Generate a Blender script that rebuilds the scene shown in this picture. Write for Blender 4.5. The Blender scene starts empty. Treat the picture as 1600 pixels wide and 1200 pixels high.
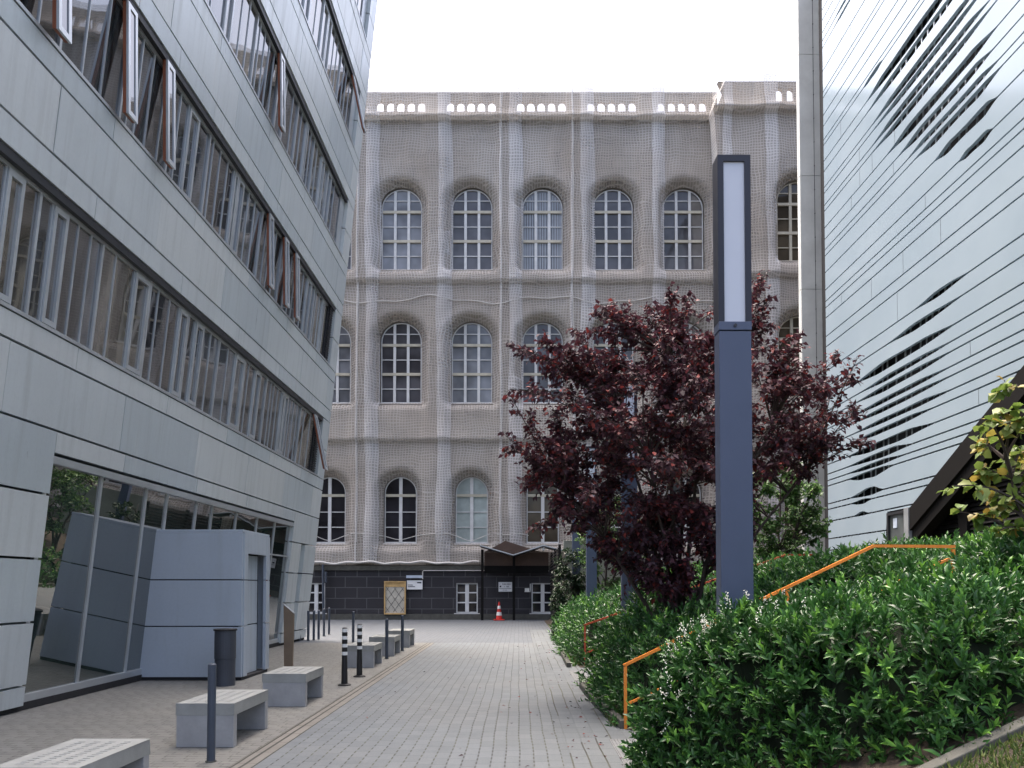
import bpy, math, random
import numpy as np
from mathutils import Vector, noise
from mathutils.geometry import tessellate_polygon

random.seed(7)
rng = np.random.default_rng(7)
R = math.radians
SC = bpy.context.scene
COL = SC.collection

# ---------------------------------------------------------------- camera
F, CX, HOR, PITCH = 1250.0, 810.0, 915.0, R(1.8)
CY = HOR - F * math.tan(PITCH)
EYE = 1.65
cam = bpy.data.objects.new('camera', bpy.data.cameras.new('camera'))
COL.objects.link(cam)
cam.location = (0, 0, EYE)
cam.rotation_euler = (R(90) + PITCH, 0, 0)
cam.data.sensor_width = 36
cam.data.lens = 36 * F / 1600
cam.data.shift_x = (800 - CX) / 1600
cam.data.shift_y = (CY - 600) / 1600
cam.data.clip_start = 0.1
cam.data.clip_end = 5000
SC.camera = cam

# ---------------------------------------------------------------- light
SUN_EL, SUN_AZ = 72, 318         # azimuth clockwise from +Y: high beyond the netted building, hazy
world = bpy.data.worlds.new('World')
SC.world = world
world.use_nodes = True
wn = world.node_tree.nodes
sky = wn.new('ShaderNodeTexSky')
sky.sky_type = 'NISHITA'
sky.sun_disc = False
sky.sun_elevation = R(SUN_EL)
sky.sun_rotation = R(SUN_AZ)
sky.air_density = 0.8
sky.dust_density = 10.0
sky.ozone_density = 1.0
bg = wn['Background']
bg.inputs[1].default_value = 0.15
world.node_tree.links.new(sky.outputs[0], bg.inputs[0])
sun = bpy.data.objects.new('sun', bpy.data.lights.new('sun', 'SUN'))
COL.objects.link(sun)
sun.data.energy = 0.6
sun.data.angle = R(40)
sun.data.color = (1.0, 0.95, 0.87)
sd = Vector((math.sin(R(SUN_AZ)) * math.cos(R(SUN_EL)), math.cos(R(SUN_AZ)) * math.cos(R(SUN_EL)), math.sin(R(SUN_EL))))
sun.rotation_euler = (-sd).to_track_quat('-Z', 'Y').to_euler()
sun.location = (0, -20, 40)
SC.view_settings.view_transform = 'Standard'
SC.view_settings.look = 'None'
SC.view_settings.gamma = 1
SC.view_settings.exposure = 2.15
SC.cycles.transparent_max_bounces = 12
SC.cycles.max_bounces = 6
SC.cycles.use_denoising = True

# ---------------------------------------------------------------- helpers
def at(u, v, Y):
    """photo pixel -> point on the plane y = Y"""
    w = CY - v
    d = (u - CX, F * math.cos(PITCH) - w * math.sin(PITCH), F * math.sin(PITCH) + w * math.cos(PITCH))
    t = Y / d[1]
    return Vector((d[0] * t, Y, EYE + d[2] * t))

def zat(v, Y):
    return at(CX, v, Y).z

def y_on_x(u, x, z):
    dep = F * x / (u - CX)
    return (dep - (z - EYE) * math.sin(PITCH)) / math.cos(PITCH)

def thing(name, label, cat, loc=(0, 0, 0), group=None, rz=0):
    o = bpy.data.objects.new(name, None)
    COL.objects.link(o)
    o.location = loc
    o.rotation_euler = (0, 0, rz)
    o.empty_display_size = 0.2
    return tag(o, label, cat, group)

def tag(o, label=None, cat=None, group=None, kind=None):
    if label: o['label'] = label
    if cat: o['category'] = cat
    if group: o['group'] = group
    if kind: o['kind'] = kind
    return o

def copy_tree(o, parent=None):
    c = o.copy()
    COL.objects.link(c)
    if parent:
        c.parent = parent
    for ch in list(o.children):
        copy_tree(ch, c)
    return c

def wloc(o):
    v = Vector((0, 0, 0))
    while o is not None:
        v = v + o.location
        o = o.parent
    return v

def link_mesh(name, me, mat, parent=None, origin=None):
    o = bpy.data.objects.new(name, me)
    COL.objects.link(o)
    if mat is not None and not me.materials:
        for m in (mat if isinstance(mat, (list, tuple)) else [mat]):
            me.materials.append(m)
    if parent is not None:
        o.parent = parent
    return o

class MB:
    def __init__(self):
        self.v, self.f, self.m = [], [], []
        self.mi = 0
    def add(self, vs, fs):
        b = len(self.v)
        self.v += [tuple(p) for p in vs]
        self.f += [tuple(i + b for i in q) for q in fs]
        self.m += [self.mi] * len(fs)
        return self
    def box(self, x0, x1, y0, y1, z0, z1, fn=None):
        p = [(x0, y0, z0), (x1, y0, z0), (x1, y1, z0), (x0, y1, z0), (x0, y0, z1), (x1, y0, z1), (x1, y1, z1), (x0, y1, z1)]
        if fn: p = [fn(*q) for q in p]
        return self.add(p, [(0, 3, 2, 1), (4, 5, 6, 7), (0, 1, 5, 4), (1, 2, 6, 5), (2, 3, 7, 6), (3, 0, 4, 7)])
    def tube(self, pts, rad, n=8, cap=True):
        pts = [Vector(p) for p in pts]
        k = len(pts)
        rr = rad if isinstance(rad, (list, tuple)) else [rad] * k
        vs, fs = [], []
        up = None
        for i, p in enumerate(pts):
            d = (pts[min(i + 1, k - 1)] - pts[max(i - 1, 0)])
            if d.length < 1e-9: d = Vector((0, 0, 1))
            d.normalize()
            if up is None:
                up = Vector((0, 0, 1)) if abs(d.z) < .9 else Vector((1, 0, 0))
            a = d.cross(up)
            if a.length < 1e-6: a = d.cross(Vector((0, 1, 0)))
            a.normalize()
            b = a.cross(d).normalized()
            up = b
            for j in range(n):
                t = 2 * math.pi * j / n + (math.pi / 4 if n == 4 else 0)
                vs.append(p + (a * math.cos(t) + b * math.sin(t)) * rr[i])
        for i in range(k - 1):
            for j in range(n):
                j2 = (j + 1) % n
                fs.append((i * n + j, i * n + j2, (i + 1) * n + j2, (i + 1) * n + j))
        if cap:
            fs.append(tuple(reversed(range(n))))
            fs.append(tuple(range((k - 1) * n, k * n)))
        return self.add(vs, fs)
    def lathe(self, prof, n=20, cx=0, cy=0):
        vs, fs = [], []
        for r, z in prof:
            for j in range(n):
                t = 2 * math.pi * j / n
                vs.append((cx + r * math.cos(t), cy + r * math.sin(t), z))
        k = len(prof)
        for i in range(k - 1):
            for j in range(n):
                j2 = (j + 1) % n
                fs.append((i * n + j, i * n + j2, (i + 1) * n + j2, (i + 1) * n + j))
        fs.append(tuple(reversed(range(n))))
        fs.append(tuple(range((k - 1) * n, k * n)))
        return self.add(vs, fs)
    def slab(self, outer, holes, fn, d0, d1, back=True, rim=True):
        """polygon with holes in (a,b), front at depth d0, back at d1; fn(a,b,d) -> 3D"""
        loops = [outer] + list(holes)
        flat = [p for l in loops for p in l]
        tris = tessellate_polygon([[Vector((p[0], p[1], 0)) for p in l] for l in loops])
        n = len(flat)
        vs = [fn(p[0], p[1], d0) for p in flat] + [fn(p[0], p[1], d1) for p in flat]
        fs = [tuple(t) for t in tris]
        if back: fs += [(t[0] + n, t[2] + n, t[1] + n) for t in tris]
        b = 0
        for li, l in enumerate(loops):
            k = len(l)
            if rim or li > 0:
                for i in range(k):
                    j = (i + 1) % k
                    fs.append((b + i, b + j, b + j + n, b + i + n))
            b += k
        return self.add(vs, fs)
    def build(self, name, mat, parent=None, bevel=0, smooth=False, origin=None):
        o0 = origin if origin is not None else (wloc(parent) if parent is not None else Vector((0, 0, 0)))
        me = bpy.data.meshes.new(name)
        me.from_pydata([(p[0] - o0.x, p[1] - o0.y, p[2] - o0.z) for p in self.v], [], self.f)
        mats = mat if isinstance(mat, (list, tuple)) else [mat]
        for m in mats: me.materials.append(m)
        if len(mats) > 1: me.polygons.foreach_set('material_index', self.m)
        if smooth: me.polygons.foreach_set('use_smooth', [True] * len(me.polygons))
        me.validate()
        me.update()
        o = link_mesh(name, me, None, parent)
        if parent is None and origin is not None:
            o.location = origin
        if bevel:
            md = o.modifiers.new('bevel', 'BEVEL')
            md.width = bevel
            md.segments = 2
            md.limit_method = 'ANGLE'
            md.harden_normals = False
        return o

def arch(xc, z0, z1, a, n=14, rise=None):
    """arched outline: rectangle with a (semi)elliptic head; counter-clockwise"""
    r = a if rise is None else rise
    zc = z1 - r
    pts = [(xc - a, z0), (xc + a, z0)]
    for i in range(n + 1):
        t = math.pi * i / n
        pts.append((xc + a * math.cos(t), zc + r * math.sin(t)))
    return pts

# ---------------------------------------------------------------- materials
class G:
    """tiny node-graph helper"""
    def __init__(self, name):
        self.m = bpy.data.materials.new(name)
        self.m.use_nodes = True
        self.t = self.m.node_tree
        self.p = self.t.nodes['Principled BSDF']
        self.out = self.t.nodes['Material Output']
    def n(self, kind): return self.t.nodes.new(kind)
    def l(self, a, b): self.t.links.new(a, b)
    def put(self, sock, x):
        if hasattr(x, 'is_linked') or hasattr(x, 'links'): self.l(x, sock)
        else: sock.default_value = x
    def math(self, op, a, b=0.0, c=0.0):
        k = self.n('ShaderNodeMath'); k.operation = op
        self.put(k.inputs[0], a); self.put(k.inputs[1], b)
        if op in ('MULTIPLY_ADD', 'COMPARE', 'WRAP'): self.put(k.inputs[2], c)
        return k.outputs[0]
    def mix(self, fac, a, b, mode='MIX'):
        k = self.n('ShaderNodeMix'); k.data_type = 'RGBA'; k.blend_type = mode
        self.put(k.inputs[0], fac)
        self.put(k.inputs[6], a if hasattr(a, 'links') else (*a, 1)); self.put(k.inputs[7], b if hasattr(b, 'links') else (*b, 1))
        return k.outputs[2]
    def pos(self):
        return self.n('ShaderNodeNewGeometry').outputs['Position']
    def obj(self):
        return self.n('ShaderNodeTexCoord').outputs['Object']
    def sep(self, v):
        k = self.n('ShaderNodeSeparateXYZ'); self.l(v, k.inputs[0]); return k.outputs
    def comb(self, x, y, z=0.0):
        k = self.n('ShaderNodeCombineXYZ')
        for i, s in enumerate((x, y, z)): self.put(k.inputs[i], s)
        return k.outputs[0]
    def noise(self, vec, scale, detail=4, rough=.55):
        k = self.n('ShaderNodeTexNoise'); self.l(vec, k.inputs['Vector'])
        k.inputs['Scale'].default_value = scale; k.inputs['Detail'].default_value = detail; k.inputs['Roughness'].default_value = rough
        return k.outputs[0]
    def scl(self, vec, s):
        k = self.n('ShaderNodeMapping'); self.l(vec, k.inputs[0]); k.inputs['Scale'].default_value = s
        return k.outputs[0]
    def white(self, vec):
        k = self.n('ShaderNodeTexWhiteNoise'); self.l(vec, k.inputs['Vector']); return k.outputs[0]
    def rng(self, x, a, b, c=0.0, d=1.0):
        k = self.n('ShaderNodeMapRange'); self.put(k.inputs[0], x)
        for i, q in enumerate((a, b, c, d)): k.inputs[i + 1].default_value = q
        return k.outputs[0]
    def bump(self, h, strength=.3, dist=.01):
        k = self.n('ShaderNodeBump'); self.l(h, k.inputs['Height'])
        k.inputs['Strength'].default_value = strength; k.inputs['Distance'].default_value = dist
        self.l(k.outputs[0], self.p.inputs['Normal'])
        return k.outputs[0]
    def set(self, col=None, rough=None, metal=None, ior=None):
        if col is not None: self.put(self.p.inputs['Base Color'], col if hasattr(col, 'links') else (*col, 1))
        if rough is not None: self.put(self.p.inputs['Roughness'], rough)
        if metal is not None: self.put(self.p.inputs['Metallic'], metal)
        if ior is not None: self.put(self.p.inputs['IOR'], ior)
        return self.m

def pm(name, col, rough=.6, metal=0.0, var=.2, scale=3.0, bump=0.0, bscale=60, ior=1.45, stretch=None):
    g = G(name)
    o = g.obj()
    if stretch: o = g.scl(o, stretch)
    k = g.noise(o, scale)
    f = g.rng(k, .3, .7)
    lo = tuple(c * (1 - var) for c in col); hi = tuple(min(1, c * (1 + var)) for c in col)
    k2 = g.noise(g.obj(), scale * 9, 3)
    c = g.mix(f, lo, hi)
    c = g.mix(g.rng(k2, .3, .7, 0, .35 * min(1, var * 3)), c, tuple(q * .7 for q in col))
    g.set(c, rough, metal, ior)
    g.put(g.p.inputs['Roughness'], g.rng(k, .2, .8, max(0, rough - .08), min(1, rough + .1)))
    if bump: g.bump(g.noise(g.obj(), bscale, 3), bump, .01)
    return g.m

M = {}
M['alu'] = pm('cladding_panels', (.54, .585, .60), .36, .25, .07, .5, .03, 3)
M['alu_trim'] = pm('aluminium_trim', (.50, .53, .55), .35, .6, .08, 2)
M['dark_gap'] = pm('dark_backing', (.02, .02, .022), .8, 0, .1)
M['dark_metal'] = pm('anthracite_metal', (.035, .037, .043), .45, .3, .15, 3)
M['lamp_blue'] = pm('slate_blue_paint', (.070, .090, .145), .42, .1, .06, 2, .02, 80)
M['lamp_dark'] = pm('dark_slate_paint', (.018, .020, .032), .4, .1, .1, 2)
M['diffuser'] = pm('milky_diffuser', (.52, .56, .64), .3, 0, .03, 1)
M['bollard'] = pm('grey_bollard_paint', (.055, .068, .092), .45, .1, .12, 4)
M['concrete'] = pm('precast_concrete', (.30, .305, .31), .85, 0, .14, 4, .25, 90)
M['concrete_top'] = pm('pale_concrete', (.265, .272, .26), .85, 0, .12, 5, .25, 90)
M['pylon'] = pm('pylon_concrete', (.60, .615, .59), .85, 0, .13, .9, .15, 30)
M['kerb'] = pm('kerb_concrete', (.085, .085, .075), .9, 0, .25, 5, .3, 60)
M['pad'] = pm('tactile_concrete', (.165, .172, .175), .85, 0, .18, 6, .2, 60)
M['orange'] = pm('orange_paint', (.72, .235, .035), .42, 0, .12, 5)
M['red_rail'] = pm('weathered_red_paint', (.42, .075, .03), .45, 0, .12, 5)
M['white_paint'] = pm('white_window_paint', (.62, .63, .63), .5, 0, .1, 3)
M['cream_paint'] = pm('cream_window_paint', (.50, .47, .38), .5, 0, .12, 3)
M['black'] = pm('black_plastic', (.012, .012, .013), .5, 0, .1)
M['white_band'] = pm('white_reflective_band', (.75, .75, .72), .5, 0, .06)
M['red_cone'] = pm('red_cone_plastic', (.55, .03, .02), .5, 0, .12)
M['corten'] = pm('brown_stele_metal', (.20, .15, .105), .45, .2, .15, 3)
M['sash'] = pm('red_brown_sash', (.20, .065, .03), .5, 0, .2, 4)
M['louver'] = pm('charcoal_louvre', (.013, .0125, .0125), .5, .2, .15)
M['portal'] = pm('charcoal_portal', (.009, .0085, .0085), .8, 0, .15)
M['board'] = pm('brown_board', (.085, .055, .042), .75, 0, .2, 3)
M['soil'] = pm('soil', (.045, .034, .024), .95, 0, .35, 5, .6, 40)
M['bark'] = pm('bark', (.055, .042, .036), .9, 0, .3, 12, .5, 60)
M['rope'] = pm('pale_rope', (.55, .54, .52), .9, 0, .15, 30)
M['bin'] = pm('bin_steel', (.066, .074, .092), .4, .35, .12, 3)
M['box_panel'] = pm('porch_panels', (.47, .51, .575), .34, .25, .06, 1.0, .02, 3)
M['sign_white'] = pm('white_sign', (.72, .73, .73), .5, 0, .05)
M['sign_ink'] = pm('sign_ink', (.02, .02, .03), .6)
M['pale_blue'] = pm('pale_blue_cap', (.45, .52, .62), .5)
M['beige_board'] = pm('beige_board', (.47, .44, .37), .7, 0, .12, 3)
M['ochre'] = pm('ochre_frame', (.50, .33, .14), .7, 0, .2, 6)
M['blind'] = pm('grey_blind', (.30, .33, .37), .8, 0, .1)
M['film'] = pm('pale_film', (.36, .42, .41), .35, 0, .25, 1.5)
M['blossom'] = pm('blossom_white', (.75, .75, .66), .7, 0, .1)
M['wall_green'] = pm('weathered_concrete_wall', (.20, .215, .19), .9, 0, .25, 1.5, .2, 30)

def streaky(name, col, rough, metal):
    g = G(name)
    o = g.obj()
    c = g.mix(g.rng(g.noise(o, .45, 3), .3, .7), tuple(q * .94 for q in col), tuple(q * 1.05 for q in col))
    st = g.noise(g.scl(o, (2.0, 4.5, .22)), 1.5, 5, .65)
    c = g.mix(g.rng(st, .5, .78, 0, .30), c, (.25, .26, .25))
    pale = g.noise(g.scl(o, (2.0, 3.1, .3)), 1.1, 4, .6)
    c = g.mix(g.rng(pale, .6, .8, 0, .35), c, (.68, .70, .69))
    c = g.mix(g.rng(g.noise(o, 22, 3), .45, .75, 0, .10), c, tuple(q * .5 for q in col))
    g.set(c, rough, metal)
    g.put(g.p.inputs['Roughness'], g.rng(st, .3, .7, rough - .06, rough + .12))
    g.bump(g.noise(o, .9, 2), .06, .06)
    return g.m
M['alu'] = streaky('cladding_panels', (.54, .585, .60), .36, .25)
M['alu_b'] = streaky('cladding_panels_cool', (.50, .555, .58), .33, .28)
M['alu_c'] = streaky('cladding_panels_pale', (.57, .605, .61), .38, .24)
M['box_panel'] = streaky('porch_panels', (.40, .455, .52), .36, .2)

def glass(name, col, ior=1.5, rough=.03, wav=.0, curtain=False):
    g = G(name)
    o = g.obj()
    if curtain:
        k = g.noise(g.scl(o, (3, 3.2, .15)), 1.6, 3)
        c = g.mix(g.rng(k, .38, .62), tuple(q * .5 for q in col), tuple(q * 1.5 for q in col))
    else:
        c = g.mix(g.rng(g.noise(o, .8, 2), .35, .65), tuple(q * .6 for q in col), tuple(q * 1.4 for q in col))
    g.set(c, rough, 0, ior)
    if wav: g.bump(g.noise(o, 1.3, 1), wav, .05)
    return g.m
M['glass_l1'] = glass('strip_window_glass', (.030, .031, .032), 2.5, .02, .05, True)
M['glass_l2'] = glass('strip_window_glass_curtain', (.085, .08, .066), 2.5, .02, .05, True)
M['glass_l3'] = glass('strip_window_glass_grey', (.05, .055, .058), 2.5, .02, .05, True)
M['glass_g'] = glass('shopfront_glass', (.016, .026, .023), 3.4, .01, .02)
M['glass_f1'] = glass('old_window_glass', (.075, .075, .085), 1.5, .05, .1)
M['glass_f2'] = glass('old_window_glass_light', (.17, .18, .20), 1.5, .05, .1)
M['glass_f3'] = glass('old_window_glass_brown', (.07, .058, .042), 1.5, .05, .1)
M['glass_d'] = glass('dark_window_glass', (.02, .02, .025), 1.5, .05, .1)
M['glass_p'] = glass('porch_glass', (.10, .115, .115), 1.5, .05, .02)

def paving(name, base, along='Y', w=.135, dash=.16, blk=.27, line=.055, cross=.35, warm=(.36, .33, .28)):
    g = G(name)
    s = g.sep(g.pos())
    x, y = (s[0], s[1]) if along == 'Y' else (s[1], s[0])
    wob = g.math('MULTIPLY', g.math('SUBTRACT', g.noise(g.pos(), .7, 2), .5), .05)
    x = g.math('ADD', x, wob)
    xr = g.math('DIVIDE', x, w)
    row = g.math('FLOOR', xr); fx = g.math('FRACT', xr)
    ro = g.white(g.comb(row, 3.1, 0))
    yb = g.math('ADD', g.math('DIVIDE', y, blk), ro)
    cell = g.math('FLOOR', yb); fy = g.math('FRACT', yb)
    tone = g.white(g.comb(row, cell, 1.7))
    ln = g.math('LESS_THAN', fx, line * 2.0)
    yd = g.math('FRACT', g.math('ADD', g.math('DIVIDE', y, dash), ro))
    ds = g.math('LESS_THAN', yd, .55)
    m1 = g.math('MULTIPLY', ln, g.math('ADD', g.math('MULTIPLY', ds, .75), .18))
    m2 = g.math('MULTIPLY', g.math('LESS_THAN', fy, .045), cross)
    mj = g.math('MAXIMUM', m1, m2)
    big = g.rng(g.noise(g.pos(), .35, 4), .35, .65)
    c = g.mix(g.math('MULTIPLY', big, .45), base, warm)
    c = g.mix(g.rng(tone, 0, 1, 0, .36), c, tuple(q * .55 for q in base))
    c = g.mix(g.rng(g.noise(g.pos(), 38, 3), .35, .7, 0, .25), c, tuple(q * .5 for q in base))
    st = g.rng(g.noise(g.pos(), 1.5, 6, .72), .54, .68, 0, .38)
    c = g.mix(st, c, tuple(q * .55 for q in base))
    moss = g.mix(g.rng(g.noise(g.pos(), 1.1, 3), .4, .6), (.022, .021, .020), (.05, .05, .032))
    c = g.mix(mj, c, moss)
    g.set(c, .72)
    h = g.math('SUBTRACT', g.math('MULTIPLY', g.noise(g.pos(), 60, 2), .3), mj)
    h = g.math('ADD', h, g.math('MULTIPLY', tone, .25))
    g.bump(h, .55, .012)
    return g.m
M['pave_road'] = paving('block_paving_path', (.128, .146, .160), 'Y', warm=(.150, .152, .145))
M['pave_foot'] = paving('block_paving_footway', (.165, .166, .157), 'X', w=.105, dash=.21, blk=.21, line=.065, cross=.6, warm=(.195, .185, .158))
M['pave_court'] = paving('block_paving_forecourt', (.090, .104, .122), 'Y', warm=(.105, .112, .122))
M['pave_edge'] = paving('edge_paving', (.116, .132, .144), 'Y', w=.165, dash=5, blk=.31, line=.05, cross=.5, warm=(.140, .150, .152))

def gutter():
    g = G('gutter_blocks')
    s = g.sep(g.pos())
    fx = s[0]
    yb = g.math('FRACT', g.math('DIVIDE', s[1], .5))
    m = g.math('MULTIPLY', g.math('LESS_THAN', yb, .03), .6)
    for xc, wd in ((-2.62, .012), (-2.535, .014), (-2.42, .014)):
        d = g.math('ABSOLUTE', g.math('SUBTRACT', g.math('ADD', fx, g.math('MULTIPLY', g.noise(g.pos(), 2.5, 2), .016)), xc + .008))
        m = g.math('MAXIMUM', m, g.math('MULTIPLY', g.math('LESS_THAN', d, wd), .95))
    c = g.mix(g.rng(g.noise(g.pos(), 3, 4), .3, .7), (.14, .132, .115), (.18, .17, .15))
    c = g.mix(m, c, (.025, .024, .02))
    g.set(c, .8)
    g.bump(g.math('SUBTRACT', g.math('MULTIPLY', g.noise(g.pos(), 50, 2), .3), m), .5, .015)
    return g.m
M['gutter'] = gutter()

def brick(name, c1, c2, mortar, bw, bh, ms, bump=.3, var=.3):
    g = G(name)
    s = g.sep(g.pos())
    k = g.n('ShaderNodeTexBrick')
    g.l(g.comb(g.math('ADD', s[0], s[1]), s[2]), k.inputs['Vector'])
    k.inputs['Color1'].default_value = (*c1, 1); k.inputs['Color2'].default_value = (*c2, 1); k.inputs['Mortar'].default_value = (*mortar, 1)
    k.inputs['Scale'].default_value = 1; k.inputs['Brick Width'].default_value = bw; k.inputs['Row Height'].default_value = bh
    k.inputs['Mortar Size'].default_value = ms; k.inputs['Mortar Smooth'].default_value = .2
    k.offset = .45
    nz = g.rng(g.noise(g.pos(), 1.2, 5, .65), .3, .7)
    c = g.mix(g.math('MULTIPLY', nz, var), k.outputs[0], tuple(q * .5 for q in c1))
    g.set(c, .8)
    g.bump(g.math('ADD', g.math('MULTIPLY', k.outputs[1], -1), g.math('MULTIPLY', g.noise(g.pos(), 12, 3), .3)), bump, .03)
    return g.m
M['basalt'] = brick('dark_plinth_stone', (.022, .021, .026), (.032, .031, .036), (.085, .085, .09), 1.05, .52, .022)
M['stone'] = brick('brown_ashlar', (.28, .25, .21), (.36, .325, .275), (.12, .105, .09), 1.3, .62, .02, .25, .5)

def net(name, dens, fab, thr):
    g = G(name)
    uv = g.n('ShaderNodeUVMap').outputs[0]
    s = g.sep(uv)
    P = .135
    du = g.math('ADD', s[0], g.math('MULTIPLY', g.math('SUBTRACT', g.noise(uv, .5, 2), .5), .5))
    dv = g.math('ADD', s[1], g.math('MULTIPLY', g.math('SUBTRACT', g.noise(g.scl(uv, (1, 1, 1)), .7, 2), .5), .45))
    a = g.math('LESS_THAN', g.math('FRACT', g.math('DIVIDE', du, P)), .27)
    b = g.math('LESS_THAN', g.math('FRACT', g.math('DIVIDE', dv, P)), .30)
    th = g.math('MAXIMUM', a, b)
    pat = g.rng(g.noise(uv, .33, 3), .3, .7, -.10, .10)
    al = g.math('ADD', g.math('ADD', dens, g.math('MULTIPLY', th, .16)), pat)
    c = g.mix(th, fab, thr)
    c = g.mix(g.rng(g.noise(uv, .25, 4), .35, .65, 0, .6), c, tuple(q * f for q, f in zip(fab, (.92, .86, .80))))
    g.set(c, .85)
    g.l(al, g.p.inputs['Alpha'])
    return g.m
M['net'] = net('debris_netting', .45, (.445, .413, .378), (.565, .545, .52))
M['net2'] = net('debris_netting_overlap', .42, (.56, .56, .565), (.70, .70, .71))

def leafmat(name, dark, mid, light, rough=.4, trans=.25):
    g = G(name)
    a = g.n('ShaderNodeAttribute'); a.attribute_name = 'tone'
    r = g.n('ShaderNodeValToRGB')
    g.l(a.outputs['Fac'], r.inputs[0])
    e = r.color_ramp.elements
    e[0].color = (*dark, 1); e[1].color = (*light, 1)
    q = e.new(.55); q.color = (*mid, 1)
    g.set(r.outputs[0], rough)
    tr = g.n('ShaderNodeBsdfTranslucent'); g.l(r.outputs[0], tr.inputs[0])
    mx = g.n('ShaderNodeMixShader'); mx.inputs[0].default_value = trans
    g.l(g.p.outputs[0], mx.inputs[1]); g.l(tr.outputs[0], mx.inputs[2]); g.l(mx.outputs[0], g.out.inputs[0])
    return g.m
M['laurel'] = leafmat('laurel_leaves', (.017, .056, .015), (.046, .140, .032), (.21, .44, .065), .38, .25)
M['portal'].node_tree.nodes['Principled BSDF'].inputs['Specular IOR Level'].default_value = .15
M['louver'].node_tree.nodes['Principled BSDF'].inputs['Specular IOR Level'].default_value = .2
M['redleaf'] = leafmat('dark_red_leaves', (.042, .021, .031), (.082, .027, .039), (.24, .036, .028), .68, .25)
M['greenleaf'] = leafmat('green_leaves', (.04, .095, .025), (.08, .17, .042), (.17, .30, .07), .5, .3)
M['yellowleaf'] = leafmat('yellow_green_leaves', (.10, .17, .03), (.19, .26, .06), (.36, .24, .05), .5, .35)
M['conifer'] = leafmat('dark_conifer_leaves', (.012, .028, .012), (.022, .05, .02), (.05, .10, .035), .5, .2)
M['grass'] = leafmat('grass_blades', (.05, .09, .02), (.09, .15, .035), (.20, .22, .07), .6, .3)
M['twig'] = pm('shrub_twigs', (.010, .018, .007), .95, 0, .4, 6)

# ---------------------------------------------------------------- leaf meshes
LEAF5 = (np.array([[0, 0, 0], [.45, .5, .10], [.45, 0, 0], [.45, -.5, .10], [1, 0, -.12]], float), [(0, 2, 4, 1), (0, 3, 4, 2)])
LEAF9 = (np.array([[0, 0, 0], [.28, .40, .09], [.28, 0, 0], [.28, -.40, .09], [.65, .42, .07], [.65, 0, -.03], [.65, -.42, .07], [1, 0, -.16]], float),
         [(0, 2, 1), (0, 3, 2), (1, 2, 5, 4), (2, 3, 6, 5), (4, 5, 7), (5, 6, 7)])

def nrm(a):
    return a / np.maximum(np.linalg.norm(a, axis=1, keepdims=True), 1e-9)

def leaves(name, mat, P, D, N, L, W, tone, parent=None, tmpl=LEAF5, origin=None):
    o0 = np.array(origin if origin is not None else (wloc(parent) if parent is not None else (0, 0, 0)), float)
    D = nrm(D)
    S = nrm(np.cross(N, D))
    N = np.cross(D, S)
    T, faces = tmpl
    n, k = len(P), len(T)
    V = (P[:, None, :] - o0 + T[None, :, 0:1] * L[:, None, None] * D[:, None, :] + T[None, :, 1:2] * W[:, None, None] * S[:, None, :]
         + T[None, :, 2:3] * L[:, None, None] * N[:, None, :]).reshape(-1, 3)
    sizes = np.array([len(f) for f in faces])
    tl = np.concatenate([np.array(f) for f in faces])
    loops = (np.arange(n)[:, None] * k + tl[None, :]).reshape(-1)
    tot = np.tile(sizes, n)
    start = np.concatenate([[0], np.cumsum(tot)[:-1]])
    me = bpy.data.meshes.new(name)
    me.vertices.add(len(V)); me.vertices.foreach_set('co', V.reshape(-1))
    me.loops.add(len(loops)); me.loops.foreach_set('vertex_index', loops.astype(np.int32))
    me.polygons.add(len(tot)); me.polygons.foreach_set('loop_start', start.astype(np.int32)); me.polygons.foreach_set('loop_total', tot.astype(np.int32))
    me.update(calc_edges=True)
    at_ = me.attributes.new('tone', 'FLOAT', 'FACE')
    at_.data.foreach_set('value', np.repeat(tone, len(faces)).astype(np.float32))
    me.polygons.foreach_set('use_smooth', [True] * len(tot))
    me.materials.append(mat)
    o = link_mesh(name, me, None, parent)
    if parent is None and origin is not None: o.location = origin
    return o

def rdir(n):
    return nrm(rng.normal(size=(n, 3)))

# ================================================================ GROUND
def ground_z(x, y):
    z = min(max((x - 1.35) * .47, 0), 1.38)
    if x > 4.3: z += min((x - 4.3) * .03, .3)
    return z

mb = MB()
mb.add([(-900, -900, -.03), (900, -900, -.03), (900, 900, -.03), (-900, 900, -.03)], [(0, 1, 2, 3)])
tag(mb.build('ground', M['kerb']), kind='structure')
def sheet(name, x0, x1, y0, y1, z, mat):
    m = MB(); m.add([(x0, y0, z), (x1, y0, z), (x1, y1, z), (x0, y1, z)], [(0, 1, 2, 3)])
    return tag(m.build(name, mat), kind='structure')
sheet('path', -2.41, 1.5, -6, 23.2, 0, M['pave_road'])
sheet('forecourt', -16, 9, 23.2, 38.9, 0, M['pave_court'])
sheet('pavement', -8, -2.64, -6, 23.2, 0, M['pave_foot'])
sheet('gutter', -2.64, -2.41, -6, 23.2, -.004, M['gutter'])
sheet('path_edge', .42, 1.42, -6, 30, .004, M['pave_edge'])

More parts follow.
